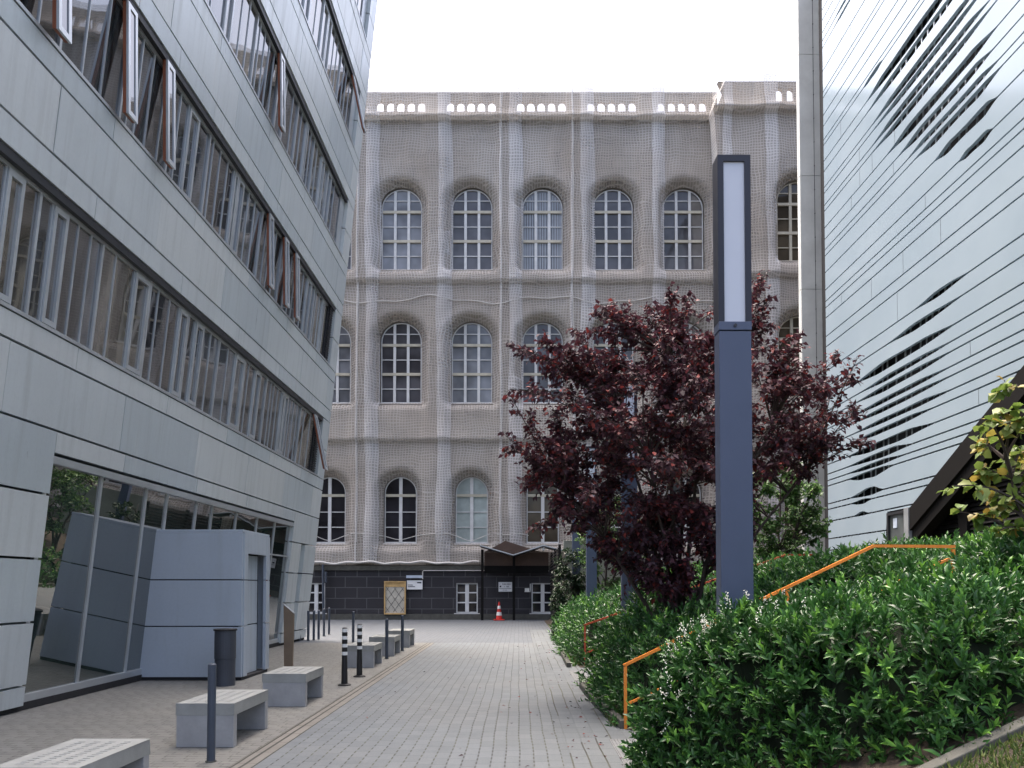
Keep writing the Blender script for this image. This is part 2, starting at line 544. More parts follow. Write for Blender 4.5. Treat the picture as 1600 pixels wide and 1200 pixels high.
# sloping planted bank on the right
mb = MB()
xs = [1.06, 1.35] + [1.35 + .3 * i for i in range(1, 12)] + [6, 8, 11, 16, 30]
ys = [-4, -1, 2, 4.7, 5.0, 7.35, 7.4, 9.15, 9.2, 11, 13, 14.1, 14.15, 16.1, 16.15, 20, 25, 30, 38]
vs = []
for y in ys:
    for x in xs:
        z = ground_z(x, y) + .02
        if (7.38 < y < 9.17 or 14.12 < y < 16.12) and x < 4.4: z -= .28
        if x < 1.2: z = -.02
        vs.append((x, y, z))
fs = [(j * len(xs) + i, j * len(xs) + i + 1, (j + 1) * len(xs) + i + 1, (j + 1) * len(xs) + i) for j in range(len(ys) - 1) for i in range(len(xs) - 1)]
mb.add(vs, fs)
tag(mb.build('embankment', M['soil']), kind='structure')

# kerbs round the beds
def kerb(name, pts, w, h, label, zf=None):
    m = MB()
    for (a, b) in zip(pts[:-1], pts[1:]):
        a, b = Vector(a), Vector(b)
        d = (b - a); d.z = 0; d.normalize()
        s = Vector((d.y, -d.x, 0)) * w
        vs = [a, b, b + s, a + s]
        m.add([(p.x, p.y, p.z - .15) for p in vs] + [(p.x, p.y, p.z + h) for p in vs],
              [(0, 3, 2, 1), (4, 5, 6, 7), (0, 1, 5, 4), (1, 2, 6, 5), (2, 3, 7, 6), (3, 0, 4, 7)])
    return tag(m.build(name, M['kerb'], bevel=.008), label, 'kerb')
kerb('bed_kerb', [(1.17, 9.25, .0), (1.03, 11, 0), (.98, 12.95, 0), (1.6, 13.05, 0)], .09, .1, 'low dark concrete kerb curving along the planted bed between the two stairs')
kerb('bed_kerb', [(.97, 16.15, .0), (1.0, 19, 0), (1.12, 22, 0), (1.2, 24.5, 0)], .09, .1, 'low dark concrete kerb along the far planted bed beyond the second stair')
kerb('bed_kerb', [(2.2, 4.85, ground_z(2.2, 0)), (3, 4.85, ground_z(3, 0)), (4.3, 4.85, ground_z(4.3, 0)), (7, 4.85, ground_z(7, 0))], .12, .07, 'sloping grey concrete kerb between the near hedge and the lawn')

# stairs with ribbed tactile pads
def stair(y0, y1, label, lab2):
    m = MB(); n = 9
    for i in range(n):
        x0 = 1.5 + i * .31
        m.box(x0, x0 + .33, y0, y1, -.1, .15 * (i + 1))
    tag(m.build('stair', M['concrete'], bevel=.006), label, 'stairs')
    m = MB()
    for i in range(8):
        x0 = .985 + i * .034
        m.box(x0, x0 + .02, y0 - .35, y1 - .5, .002, .014)
    m.box(.97, 1.26, y0 - .37, y1 - .48, -.01, .009)
    tag(m.build('tactile_pad', M['pad']), lab2, 'tactile paving')
stair(7.45, 9.1, 'concrete stair up the bank hidden behind the near hedge', 'pale ribbed tactile pad at the foot of the near stair')
stair(14.2, 16.0, 'concrete stair up the bank behind the dark red tree', 'pale ribbed tactile pad at the foot of the far stair')

# ================================================================ LEFT OFFICE BUILDING (leaning facade)
LEAN = .105
LX = -6.5
LY1 = 24.5
def L(y, z, n):
    return (LX + LEAN * z + n * .9945, y, z - n * .1045)
office = thing('office_building', 'silver panelled office block with leaning facade and long window bands, left side', 'building', (-8, 14, 0))
mb = MB()
mb.box(0.5, LY1 - .03, 0.02, 22.5, -.7, -.3, L)
mb.add([L(.5, 0, -.3), L(LY1 - .03, 0, -.3), L(LY1 - .03, 22.5, -.3), L(.5, 22.5, -.3), (-14, .5, 0), (-14, LY1 - .03, 0), (-14, LY1 - .03, 22.5), (-14, .5, 22.5)],
       [(0, 1, 5, 4), (3, 7, 6, 2), (1, 2, 6, 5), (0, 4, 7, 3), (4, 5, 6, 7)])
mb.build('wall', M['dark_gap'], office)
SILL = [4.9, 8.2, 11.5, 14.8, 18.1]
HEAD = [s + 1.75 for s in SILL]
WY0, WY1 = 3.8, 23.15
GL0, GL1, GZ = 10.55, 21.9, 3.37
def panels():
    m = MB()
    gx, gz, t = .006, .016, .05
    def row(y0, y1, z0, z1, off, step=2.8):
        js = [y0]
        y = off
        while y < y1:
            if y > y0 + .3 and y < y1 - .3: js.append(y)
            y += step
        js.append(y1)
        for a, b in zip(js[:-1], js[1:]):
            m.mi = random.choice([0, 0, 1, 2])
            m.box(a + gx, b - gx, z0 + gz, z1 - gz, -.3, random.uniform(-.004, .002), L)
    # ground storey left of the glazing and right end strip
    zs = [.06, .34, 1.17, 2.0, 2.85, 3.7]
    for a, b in zip(zs[:-1], zs[1:]):
        if b <= 2.9:
            row(.5, GL0, a, b, 1.2, 3.1)
            row(GL1, GL1 + .95, a, b, 99)
            row(GL1 + 1.35, LY1, a, b, 99)
        else:
            row(.5, GL0, a, b, 1.2, 3.1)
            row(GL1, LY1, a, b, 99)
    row(GL0, GL1, 3.4, 3.7, 9.6)
    m.box(GL1 + .95, GL1 + 1.35, .06, 2.85, -.3, -.14, L)
    for i, s in enumerate(SILL):
        lo = s - 1.2 if i else 3.7
        row(.5, LY1, lo, s - .33, 1.0 + .35 * (i % 2))           # wide spandrel row
        row(.5, LY1, s - .33, s, 2.4 + .2 * i)                   # sill row
        h = HEAD[i]
        row(.5, LY1, h, s + 3.3 - 1.2, 2.4 + .45 * i)             # head row
        for a, b in ((.5, WY0), (WY1 + .55, LY1)):
            z0, z1 = s, h
            m.box(a + gx, b - gx, z0 + gz, (z0 + z1) / 2 - gz, -.3, 0, L)
            m.box(a + gx, b - gx, (z0 + z1) / 2 + gz, z1 - gz, -.3, 0, L)
    row(.5, LY1, 21.4, 22.6, 1.0)
    return m
panels().build('cladding', [M['alu'], M['alu_b'], M['alu_c']], office)
# window bands
mb = MB()
for s, h in zip(SILL, HEAD):
    mb.box(WY0, WY1 + .55, h - .10, h - .002, -.3, -.02, L)
mb.build('head_shade_strip', M['dark_metal'], office)  # shading under the window heads, built in as a dark strip
mb = MB()
for s, h in zip(SILL, HEAD):
    mb.box(WY0, WY1 + .55, s + .002, s + .045, -.3, .012, L)
mb.build('window_sill', M['alu_trim'], office)
for i, (s, h) in enumerate(zip(SILL, HEAD)):
    m = MB()
    m.box(WY1 + .06, WY1 + .52, s + .05, h - .1, -.3, -.10, L)
    if i < 2:
        for k in range(22):
            z = s + .12 + k * .07
            m.box(WY1 + .12, WY1 + .46, z, z + .035, -.11, -.05, L)
    m.build('vent_grille' if i < 2 else 'reveal_panel', M['dark_metal'] if i < 2 else M['alu_trim'], office)
OPEN = {(1, 9.4): 1, (1, 11.2): 1, (1, 12.35): 1, (1, 17.5): 1, (1, 18.7): 1, (1, 19.6): 1, (2, 17.2): 1, (3, 22.85): 2, (0, 22.85): 2}
rw = random.Random(3)
glist = ['glass_l1', 'glass_l1', 'glass_l3', 'glass_l2']
for i, (s, h) in enumerate(zip(SILL, HEAD)):
    y = WY0
    k = 0
    while y < WY1 - .2:
        y2 = min(y + 1.49, WY1)
        if WY1 - y2 < .3: y2 = WY1
        fr = MB()
        z0, z1 = s + .05, h - .1
        fr.box(y, y + .045, z0, z1, -.14, -.095, L)
        fr.box(y, y2, z0, z0 + .045, -.14, -.1, L)
        fr.box(y, y2, z1 - .045, z1, -.14, -.1, L)
        nl = rw.choice([3, 4, 4, 5])
        ws = [rw.uniform(.7, 1.3) for _ in range(nl)]
        tot = sum(ws); c = y; cuts = [y]
        for q in ws: c += q / tot * (y2 - y); cuts.append(c)
        opn = [(v, yy) for (a, yy), v in OPEN.items() if a == i and y <= yy < y2]
        sash_at = rw.randrange(nl)
        for q in range(nl):
            a, b = cuts[q], cuts[q + 1]
            if q: fr.box(a - .011, a + .011, z0 + .045, z1 - .045, -.135, -.113, L)
            if q == sash_at and not opn:      # operable light with its own inner frame
                for (ya, yb, za, zb) in ((a + .016, a + .075, z0 + .05, z1 - .05), (b - .075, b - .016, z0 + .05, z1 - .05), (a + .075, b - .075, z0 + .05, z0 + .12), (a + .075, b - .075, z1 - .12, z1 - .05)):
                    fr.box(ya, yb, za, zb, -.138, -.092, L)
        fo = fr.build('window', M['alu_trim'], office)
        p = MB()
        for q in range(nl):
            p2 = MB()
        gm = rw.choice(glist)
        p.add([L(y + .03, z0 + .03, -.13), L(y2 - .01, z0 + .03, -.13), L(y2 - .01, z1 - .03, -.13), L(y + .03, z1 - .03, -.13)], [(0, 1, 2, 3)])
        p.build('pane', M[gm], fo)
        for (ov, yy) in opn:
            a = min(yy - .13, y2 - .29)
            b = a + .27
            ang = .12 if ov == 1 else .30
            Hh = z1 - z0
            def S(yy, tt, nn, a=a, ang=ang, z1=z1, Hh=Hh):
                n2 = -.05 + (1 - tt) * Hh * ang + nn
                return L(yy, z1 - (1 - tt) * Hh * math.sqrt(1 - ang * ang), n2)
            sm = MB()
            for (ya, yb, ta, tb) in ((a, a + .06, 0, 1), (b - .06, b, 0, 1), (a + .06, b - .06, 0, .045), (a + .06, b - .06, .955, 1)):
                sm.box(ya, yb, ta, tb, .02, .055, S)
            so = sm.build('open_sash', M['alu_trim'], fo)
            sm = MB()
            for (ya, yb, ta, tb) in ((a + .004, a + .05, 0.003, .997), (b - .05, b - .004, .003, .997), (a + .05, b - .05, 0.003, .04)):
                sm.box(ya, yb, ta, tb, -.03, .02, S)
            sm.add([S(a + .05, .03, .04), S(b - .05, .03, .04), S(b - .05, .97, .04), S(a + .05, .97, .04)], [(0, 1, 2, 3)])
            for fi in range(len(sm.m)): sm.m[fi] = 0
            sm.m[-1] = 1
            ob = sm.build('sash_lining', [M['sash'], M['glass_l1']], fo)
        y = y2
        k += 1
# ground floor glazing
mull = [GL0, 11.95, 13.4, 14.2, 15.5, 16.3, 17.7, 19.1, 20.5, GL1]
fr = MB()
fr.box(GL0, GL1, 3.27, 3.37, -.2, -.01, L)
fr.box(GL0, GL1, .10, .2, -.12, -.06, L)
for k, y in enumerate(mull):
    w = .045 if k in (0, len(mull) - 1) else .028
    fr.box(y - w, y + w, .2, 3.27, -.12, -.075, L)
for (ya, yb) in ((16.3, 17.7), (17.7, 19.1), (19.1, 20.5), (20.5, GL1)):
    fr.box(ya + .028, yb - .028, 2.42, 2.46, -.15, -.05, L)
gfr = fr.build('glazed_front', M['alu_trim'], office)
for a, b in zip(mull[:-1], mull[1:]):
    p = MB(); p.add([L(a, .15, -.1), L(b, .15, -.1), L(b, 3.3, -.1), L(a, 3.3, -.1)], [(0, 1, 2, 3)])
    p.build('pane', M['glass_g'], gfr)
mb = MB(); mb.box(.5, LY1, .0, .1, -.3, -.05, L); mb.build('base_plinth', M['dark_gap'], office)
# entrance porch box
X1, PY0, PY1, PZ = -4.80, 13.95, 15.45, 2.58
xs_ = LX + LEAN * 0
mb = MB()
for z0, z1 in ((.06, .93), (.95, 1.74), (1.76, PZ)):
    mb.box(-6.7, X1 - .02, PY0, PY0 + .06, z0, z1)                      # front
    mb.box(X1 - .06, X1, PY0 + .065, PY0 + .26, z0, min(z1, PZ))                     # jamb
    mb.box(X1 - .06, X1, PY1 - .22, PY1 - .002, z0, min(z1, PZ))
mb.box(X1 - .06, X1, PY0 + .262, PY1 - .222, 2.22, PZ)
mb.box(-6.7, X1 - .07, PY1 - .07, PY1, .06, PZ)
mb.box(-6.7, X1 - .01, PY0 + .01, PY1 - .01, PZ + .004, PZ + .05)
pb = mb.build('entrance_porch', M['box_panel'], office, bevel=.004)
mb = MB()
for z0, z1 in ((.06, .93), (.95, 1.74), (1.76, 2.2)):
    mb.box(X1 - .17, X1 - .13, PY0 + .27, PY1 - .34, z0, z1)
mb.build('door', M['box_panel'], pb)
mb = MB()
mb.box(-6.6, X1 - .20, PY0 + .09, PY1 - .09, .0, PZ - .01)
mb.box(-6.6, X1 - .02, PY0 + .03, PY1 - .03, 0, .05)
mb.build('door_recess', M['dark_gap'], pb)

# ================================================================ FAR NETTED BUILDING
FY = 39.0
def FW(a, b, d): return (a, FY + d, b)
hall = thing('netted_building', 'old brown stone building with arched windows across the end of the alley', 'building', (0, FY + 6, 0))
Z = lambda v: zat(v, FY)
ZB = Z(880)
ZC1, ZC2, ZC3, ZT = Z(690), Z(444), Z(195), Z(147)
XW = [-12.8, -9.3, -5.8, -2.3, 1.2, 4.7, 8.2]
XP = [-14.55, -11.05, -7.55, -4.05, -.55, 2.95, 6.45]
ROWS = [(Z(848), Z(744), .79, None), (Z(628), Z(501), 1.0, .95), (Z(419), Z(291), 1.0, .95)]
holes = []
for (z0, z1, a, r) in ROWS:
    for x in XW:
        e = .32
        holes.append(arch(x, z0 - .1, z1 + e, a + e, rise=(r or a) + e))
mb = MB()
XL, XR = -17, 9.9
mb.slab([(XL, ZB - .1), (XR, ZB - .1), (XR, ZC3), (XL, ZC3)], holes, FW, 0, .7, back=False)
mb.box(XL, XR, FY + .72, FY + 12, 0, ZC3)
mb.build('wall', M['stone'], hall)
ph = []
for x in XW:
    for k in range(-2, 3):
        xx = x - .06 + k * .515
        if xx + .2 < XR: ph.append(arch(xx, Z(173), Z(156.5), .185, 8))
mb = MB()
mb.slab([(XL, ZC3 + .01), (XR, ZC3 + .01), (XR, ZT), (XL, ZT)], ph, FW, .05, .3)
mb.box(XL, XR, FY + .03, FY + .34, ZT + .003, ZT + .12)
mb.build('parapet', M['stone'], hall)
mb = MB()
for zc, pj in ((ZC1, .2), (ZC2, .2), (ZC3, .38)):
    mb.box(XL, XR, FY - pj, FY - .003, zc + .02, zc + .24)
    mb.box(XL, XR, FY - .10, FY - .003, zc - .2, zc + .017)
mb.build('cornice', M['stone'], hall)
mb = MB()
for zc, x0 in ((ZC3 - .75, XL), (ZC2 - .72, XL)):
    x = x0
    while x < XR - .2:
        mb.box(x, x + .13, FY - .13, FY - .002, zc, zc + .17); x += .3
mb.build('dentil_course', M['stone'], hall)
for x in XP:
    mb = MB()
    for z0, z1 in ((ZB, ZC1 - .46), (ZC1 + .003, ZC2 - .46), (ZC2 + .003, ZC3 - .46)):
        mb.box(x - .42, x + .42, FY - .22, FY - .004, z0, z1)
    mb.build('pilaster', M['stone'], hall)
# dark plinth storey
PLY = FY - .14
cas = [(at(487, 0, PLY).x, at(515, 0, PLY).x), (at(715, 0, PLY).x, at(748, 0, PLY).x), (at(830, 0, PLY).x, at(864, 0, PLY).x)]
ZW0, ZW1 = zat(958, PLY), zat(911, PLY)
ch = [[(a, ZW0), (b, ZW0), (b, ZW1), (a, ZW1)] for a, b in cas]
mb = MB()
mb.slab([(XL, .28), (XR + 8, .28), (XR + 8, ZB - .12), (XL, ZB - .12)], ch, lambda a, b, d: (a, PLY + d, b), 0, .4, back=False)
mb.box(XL, XR + 8, PLY + .42, PLY + .9, 0, ZB - .13)
mb.build('plinth', M['basalt'], hall)
mb = MB()
mb.box(XL, XR + 8, PLY - .08, PLY + .4, 0, .275)
mb.box(XL, XR + 8, PLY - .10, PLY - .003, ZB - .35, ZB - .13)
mb.build('plinth_base', M['kerb'], hall)
for a, b in cas:
    m = MB()
    y0, y1 = PLY + .08, PLY + .16
    w = .06; zc = (ZW0 + ZW1) / 2; xm = (a + b) / 2
    m.box(a, a + w, y0, y1, ZW0, ZW1); m.box(b - w, b, y0, y1, ZW0, ZW1)
    m.box(a + w, b - w, y0, y1, ZW0, ZW0 + w); m.box(a + w, b - w, y0, y1, ZW1 - w, ZW1)
    m.box(xm - .09, xm + .09, y0 - .02, y1, ZW0 + w, ZW1 - w)
    for t in (.35, .68):
        z = ZW0 + (ZW1 - ZW0) * t
        m.box(a + w, xm - .091, y0, y1, z - .03, z + .03); m.box(xm + .091, b - w, y0, y1, z - .03, z + .03)
    m.box(a - .1, b + .1, PLY - .06, PLY + .07, ZW0 - .1, ZW0 - .003)
    fo = m.build('window', M['white_paint'], hall)
    p = MB(); p.add([(a, y1 - .02, ZW0), (b, y1 - .02, ZW0), (b, y1 - .02, ZW1), (a, y1 - .02, ZW1)], [(0, 1, 2, 3)]); p.build('pane', M['glass_d'], fo)

def arched_window(xc, z0, z1, a, rise, cols, trans, bars, Y, parent, gmat, fmat='white_paint', blind=False, thick=.075):
    m = MB()
    r = rise or a
    zc = z1 - r
    def top(x): return zc + r * math.sqrt(max(0, 1 - (x / a) ** 2))
    ring_o = arch(xc, z0, z1, a, 16, r)
    ring_i = arch(xc, z0 + .06, z1 - .045, a - .045, 16, r - .045)
    m.slab(ring_o, [ring_i], lambda p, q, d: (p, Y + d, q), 0, .1)
    step = 2 * a / cols
    for k in range(1, cols):
        x = -a + k * step
        w = .065 if cols == 3 else .08
        m.box(xc + x - w, xc + x + w, Y - .02, Y + .08, z0 + .05, top(abs(x)) - .03)
    for z in trans:
        hw = a if z < zc else a * math.sqrt(max(0, 1 - ((z - zc) / r) ** 2))
        m.mi = 1
        m.box(xc - hw + .05, xc + hw - .05, Y - .035, Y + .09, z - .065, z + .065)
        m.mi = 0
    for z in bars:
        hw = a if z < zc else a * math.sqrt(max(0, 1 - ((z - zc) / r) ** 2))
        m.box(xc - hw + .05, xc + hw - .05, Y + .01, Y + .07, z - .02, z + .02)
    m.box(xc - a - .05, xc + a + .05, Y - .2, Y + .05, z0 - .09, z0 - .004)
    fo = m.build('window', [M[fmat], M['cream_paint']], parent)
    p = MB()
    p.slab(arch(xc, z0, z1, a, 16, r), [], lambda q, s, d: (q, Y + d, s), .06, .065, rim=False)
    p.build('pane', M[gmat], fo)
    if blind:
        b = MB(); x = -a + .1
        while x < a - .05:
            b.box(xc + x, xc + x + .07, Y + .045, Y + .055, z0 + .1, top(abs(x) + .05) - .15); x += .125
        b.build('blind', M['blind'], fo)
    return fo
WYP = FY + .34
rv = random.Random(11)
for ri, (z0, z1, a, r) in enumerate(ROWS):
    H = z1 - z0
    for xi, x in enumerate(XW):
        if ri == 0:
            g_ = 'film' if xi == 3 else ('glass_d' if xi != 4 else 'glass_f3')
            arched_window(x, z0, z1, a, r, 2, [z0 + H * .72], [z0 + H * .24, z0 + H * .47], WYP, hall, g_)
        else:
            g_ = ['glass_f1', 'glass_f1', 'glass_f2', 'glass_f1', 'glass_f2', 'glass_f1', 'glass_f1'][(xi + (ri == 1)) % 7]
            arched_window(x, z0, z1, a, r, 3, [z0 + H * .36, z0 + H * .72], [z0 + H * .18, z0 + H * .54, z0 + H * .86], WYP, hall, g_,
                          blind=(ri == 2 and xi == 4))
# radiator seen behind the glass is left to the frame tones; projecting right wing
RY = 38.0
wing_x0 = at(1121, 0, RY).x
def RW(a, b, d): return (a, RY + d, b)
zr = lambda v: zat(v, RY)
RT, RC3, RC2, RC1 = zr(126), zr(177), zr(435), zr(683)
rwin = [13.55, 17.2]
rrows = [(zr(405), zr(279), 1.0, .95), (zr(618), zr(491), 1.0, .95), (zr(845), zr(738), .8, None)]
hl = [arch(x, z0 - .1, z1 + .32, a + .32, rise=(r or a) + .32) for x in rwin for (z0, z1, a, r) in rrows]
mb = MB()
mb.slab([(wing_x0, ZB - .1), (19.4, ZB - .1), (19.4, RC3), (wing_x0, RC3)], hl, RW, 0, .7, back=False)
mb.box(wing_x0, 19.4, RY + .72, RY + 12, 0, RC3)
mb.build('wing_wall', M['stone'], hall)
ph = [arch(x, zr(157), zr(136.5), .17, 8) for x in (at(1217, 0, RY).x, at(1234, 0, RY).x, at(1251, 0, RY).x, at(1268, 0, RY).x)]
mb = MB()
mb.slab([(wing_x0 + .75, RC3 + .01), (19.4, RC3 + .01), (19.4, RT), (wing_x0, RT)], ph, RW, .05, .3)
mb.slab([(wing_x0 - .16, RC3 + .012), (wing_x0 + .745, RC3 + .012), (wing_x0 + .745, RT - .003), (wing_x0 + .45, RT - .003)], [], RW, .06, 1.3)
mb.box(wing_x0 + .76, wing_x0 + 1.0, RY + .31, RY + 3, RC3 + .01, RT)
mb.build('wing_parapet', M['stone'], hall)
for zc, pj in ((RC1, .2), (RC2, .2), (RC3, .38)):
    mb = MB()
    mb.box(wing_x0 - .1, 19.4, RY - pj, RY - .003, zc + .02, zc + .24)
    mb.box(wing_x0 - .05, 19.4, RY - .10, RY - .003, zc - .2, zc + .017)
    mb.build('wing_cornice', M['stone'], hall)
for x in rwin:
    for (z0, z1, a, r) in rrows:
        H = z1 - z0
        arched_window(x, z0, z1, a, r, 3 if a > .9 else 2, [z0 + H * .36, z0 + H * .72], [z0 + H * .18, z0 + H * .54, z0 + H * .86], RY + .34, hall, 'glass_f3', 'cream_paint')

# ---- debris netting hung over the facade
def netting(x0, x1, zb, zt, Yw, wins, pil, ledges, name, label, seams, step=.12, side=None, wav=1.0):
    nx = int((x1 - x0) / step) + 1; nz = int((zt - zb) / step) + 1
    X, Zg = np.meshgrid(np.linspace(x0, x1, nx), np.linspace(zb, zt, nz))
    def sdf(X, Zg):
        s = np.full(X.shape, 9.0)
        for (xc, z0, z1, a, r) in wins:
            rr = r or a
            zc = z1 - rr
            ax = np.abs(X - xc)
            up = (np.hypot(ax / a, np.maximum(Zg - zc, 0) / rr) - 1) * a
            dx = ax - a; dz = z0 - Zg
            lo = np.where((dx > 0) & (dz > 0), np.hypot(dx, dz), np.maximum(dx, dz))
            s = np.minimum(s, np.where(Zg > zc, up, lo))
        return s
    s = sdf(X, Zg)
    h = .02
    gx = (sdf(X + h, Zg) - sdf(X - h, Zg)) / (2 * h); gz = (sdf(X, Zg + h) - sdf(X, Zg - h)) / (2 * h)
    keep = s > 0
    nbr = np.zeros_like(keep)
    inv = ~keep
    nbr[1:] |= inv[:-1]; nbr[:-1] |= inv[1:]; nbr[:, 1:] |= inv[:, :-1]; nbr[:, :-1] |= inv[:, 1:]
    nbr[1:, 1:] |= inv[:-1, :-1]; nbr[:-1, :-1] |= inv[1:, 1:]; nbr[1:, :-1] |= inv[:-1, 1:]; nbr[:-1, 1:] |= inv[1:, :-1]
    edge = keep & nbr
    X2 = X.copy(); Z2 = Zg.copy()
    g2 = np.maximum(gx ** 2 + gz ** 2, .25)
    X2[edge] -= (gx * (s - .0) / g2)[edge]; Z2[edge] -= (gz * (s - .0) / g2)[edge]
    if side is not None:
        X2 = X2 + side(Z2) * np.exp(-np.maximum(X2 - x0, 0) / .45)
    s2 = sdf(X2, Z2)
    d = np.full(X.shape, .30)
    for xp in pil:
        t = np.clip(1 - (np.abs(X2 - xp) - .35) / .45, 0, 1)
        d += .10 * t * t * (3 - 2 * t)
    for (zl, p) in ledges:
        up = Z2 - zl
        d += np.where(up >= 0, p * np.exp(-up / .8), p * .12 * np.exp(up / 2.0))
        d -= np.where(up < 0, .12 * np.exp(up / 1.2), 0)
    nz_ = np.array([[noise.noise(Vector((x * .55, z * .38, 3.3))) + .5 * noise.noise(Vector((x * 1.7, z * .9, 8.1))) for x, z in zip(ra, rb)] for ra, rb in zip(X2, Z2)])
    d += .07 * nz_ * wav
    fold = np.array([[noise.noise(Vector((x * 3.2, z * .35, 1.3))) for x, z in zip(ra, rb)] for ra, rb in zip(X2, Z2)])
    d += .035 * fold
    dip = np.clip(1 - s2 / .42, 0, 1)
    d -= dip * dip * (3 - 2 * dip) * (.46 + (d - .3) * .8)
    # loose lower hem
    d = np.maximum(d, np.where(s2 > .33, .04, -.4))
    V = np.stack([X2, Yw - d, Z2], -1).reshape(-1, 3)
    idx = np.arange(nx * nz).reshape(nz, nx)
    q = np.stack([idx[:-1, :-1], idx[:-1, 1:], idx[1:, 1:], idx[1:, :-1]], -1).reshape(-1, 4)
    ok = keep.reshape(-1)[q].all(1)
    q = q[ok]
    root = thing(name, label, 'netting', ((x0 + x1) / 2, Yw - .6, zb))
    o0 = np.array(root.location)
    me = bpy.data.meshes.new('net_sheet')
    used = np.unique(q)
    remap = -np.ones(nx * nz, int); remap[used] = np.arange(len(used))
    q = remap[q]
    me.from_pydata([tuple(p) for p in (V[used] - o0)], [], [tuple(int(i) for i in f) for f in q])
    uvl = me.uv_layers.new(name='UVMap')
    bulge = .22 * np.exp(-np.abs(s) / .5)
    U = np.stack([X2 + 0 * bulge, Zg - bulge * np.sign(gz) * .8], -1).reshape(-1, 2)[used]
    li = np.zeros(len(me.loops), int); me.loops.foreach_get('vertex_index', li)
    uvl.data.foreach_set('uv', U[li].astype(np.float32).reshape(-1))
    me.polygons.foreach_set('use_smooth', [True] * len(me.polygons))
    me.materials.append(M['net'])
    link_mesh('net_sheet', me, None, root)
    # doubled seam strips where two widths of net overlap
    zz = np.linspace(zb + .05, zt - .02, nz)
    for (xc, w, ph_) in seams:
        vs, fs, uu = [], [], []
        cols = 6
        for i, z in enumerate(zz):
            off = .10 * noise.noise(Vector((xc, z * .25, 7))) + .03 * noise.noise(Vector((xc, z * 1.1, 2)))
            ww = w * (1 + .25 * noise.noise(Vector((xc * 3, z * .3, 4))))
            for k in range(cols + 1):
                x = xc + off + ww * (k / cols - .5)
                j = min(max(int(round((x - x0) / (x1 - x0) * (nx - 1))), 0), nx - 1)
                vs.append((x, Yw - d[i, j] - .05 - .03 * math.sin(math.pi * k / cols), z))
                uu.append((x, z + .05))
        for i in range(len(zz) - 1):
            for k in range(cols):
                b = i * (cols + 1) + k
                fs.append((b, b + 1, b + cols + 2, b + cols + 1))
        me = bpy.data.meshes.new('seam_strip')
        me.from_pydata([tuple(np.array(p) - o0) for p in vs], [], fs)
        ul = me.uv_layers.new(name='UVMap')
        li = np.zeros(len(me.loops), int); me.loops.foreach_get('vertex_index', li)
        ul.data.foreach_set('uv', np.array(uu, np.float32)[li].reshape(-1))
        me.polygons.foreach_set('use_smooth', [True] * len(me.polygons))
        me.materials.append(M['net2'])
        link_mesh('seam_strip', me, None, root)
    return root, (X, Zg, d)
wins = [(x, z0, z1, a + .02, (r or a) + .02) for (z0, z1, a, r) in ROWS for x in XW]
seams = [(x + .42, .68, 0) for x in XP] + [(XP[k] - .3, .12, 0) for k in (2, 4, 5)]
nroot, ng = netting(XL + .1, wing_x0 + .02, ZB - .02, ZT + .1, FY, wins, XP, [(ZC1, .11), (ZC2, .13), (ZC3, .32)],
                    'debris_net', 'grey debris netting hung over the main facade of the brown stone building', seams)
def nd(x, z):
    X, Zg, d = ng
    i = int(np.clip((z - Zg[0, 0]) / (Zg[-1, 0] - Zg[0, 0]) * (Zg.shape[0] - 1), 0, Zg.shape[0] - 1))
    j = int(np.clip((x - X[0, 0]) / (X[0, -1] - X[0, 0]) * (X.shape[1] - 1), 0, X.shape[1] - 1))
    return d[i, j]
def rope(zf, x0, x1, r, n=90):
    m = MB(); pts = []
    for i in range(n + 1):
        x = x0 + (x1 - x0) * i / n
        z = zf(x)
        pts.append((x, FY - nd(x, z) - r - .03, z))
    m.tube(pts, r, 5)
    m.build('rope', M['rope'], nroot)
rope(lambda x: Z(472) + .16 * math.sin(x * 1.1) + .07 * math.sin(x * 2.7 + 1), XL + 1, wing_x0, .022)
rope(lambda x: Z(835) - .28 * abs(math.sin((x + 2.3 - 1.75) * math.pi / 3.5)) ** 6 + .03 * math.sin(x * 3), -11, .5, .018)
rope(lambda x: ZB + .02 + .035 * math.sin(x * 2.3) + .03 * math.sin(x * 5.1), XL + 1, -1.9, .05)
for k in (2, 4, 5):
    m = MB(); pts = []
    xx = XP[k] - .3
    for i in range(50):
        z = ZB + (ZT - ZB - .1) * i / 49
        pts.append((xx + .05 * noise.noise(Vector((xx, z * .4, 0))), FY - nd(xx, z) - .1, z))
    m.tube(pts, .018, 4); m.build('rope', M['rope'], nroot)
wins2 = [(x, z0, z1, a + .02, (r or a) + .02) for x in rwin for (z0, z1, a, r) in rrows]
xr0 = wing_x0 - .15
def flare(z):
    return np.interp(z, [RC3 - 2.2, RC3 - .3, RC3 + .1, RT], [0, -.12, -.22, .52])
netting(xr0, 19.3, zr(900), RT + .08, RY, wins2, [at(1196, 0, RY).x], [(RC1, .11), (RC2, .13), (RC3, .32)], 'debris_net',
        'grey debris netting hung over the taller projecting right wing', [(at(1199, 0, RY).x, .62, 0), (xr0 + .5, .45, 0)], step=.14, side=flare)
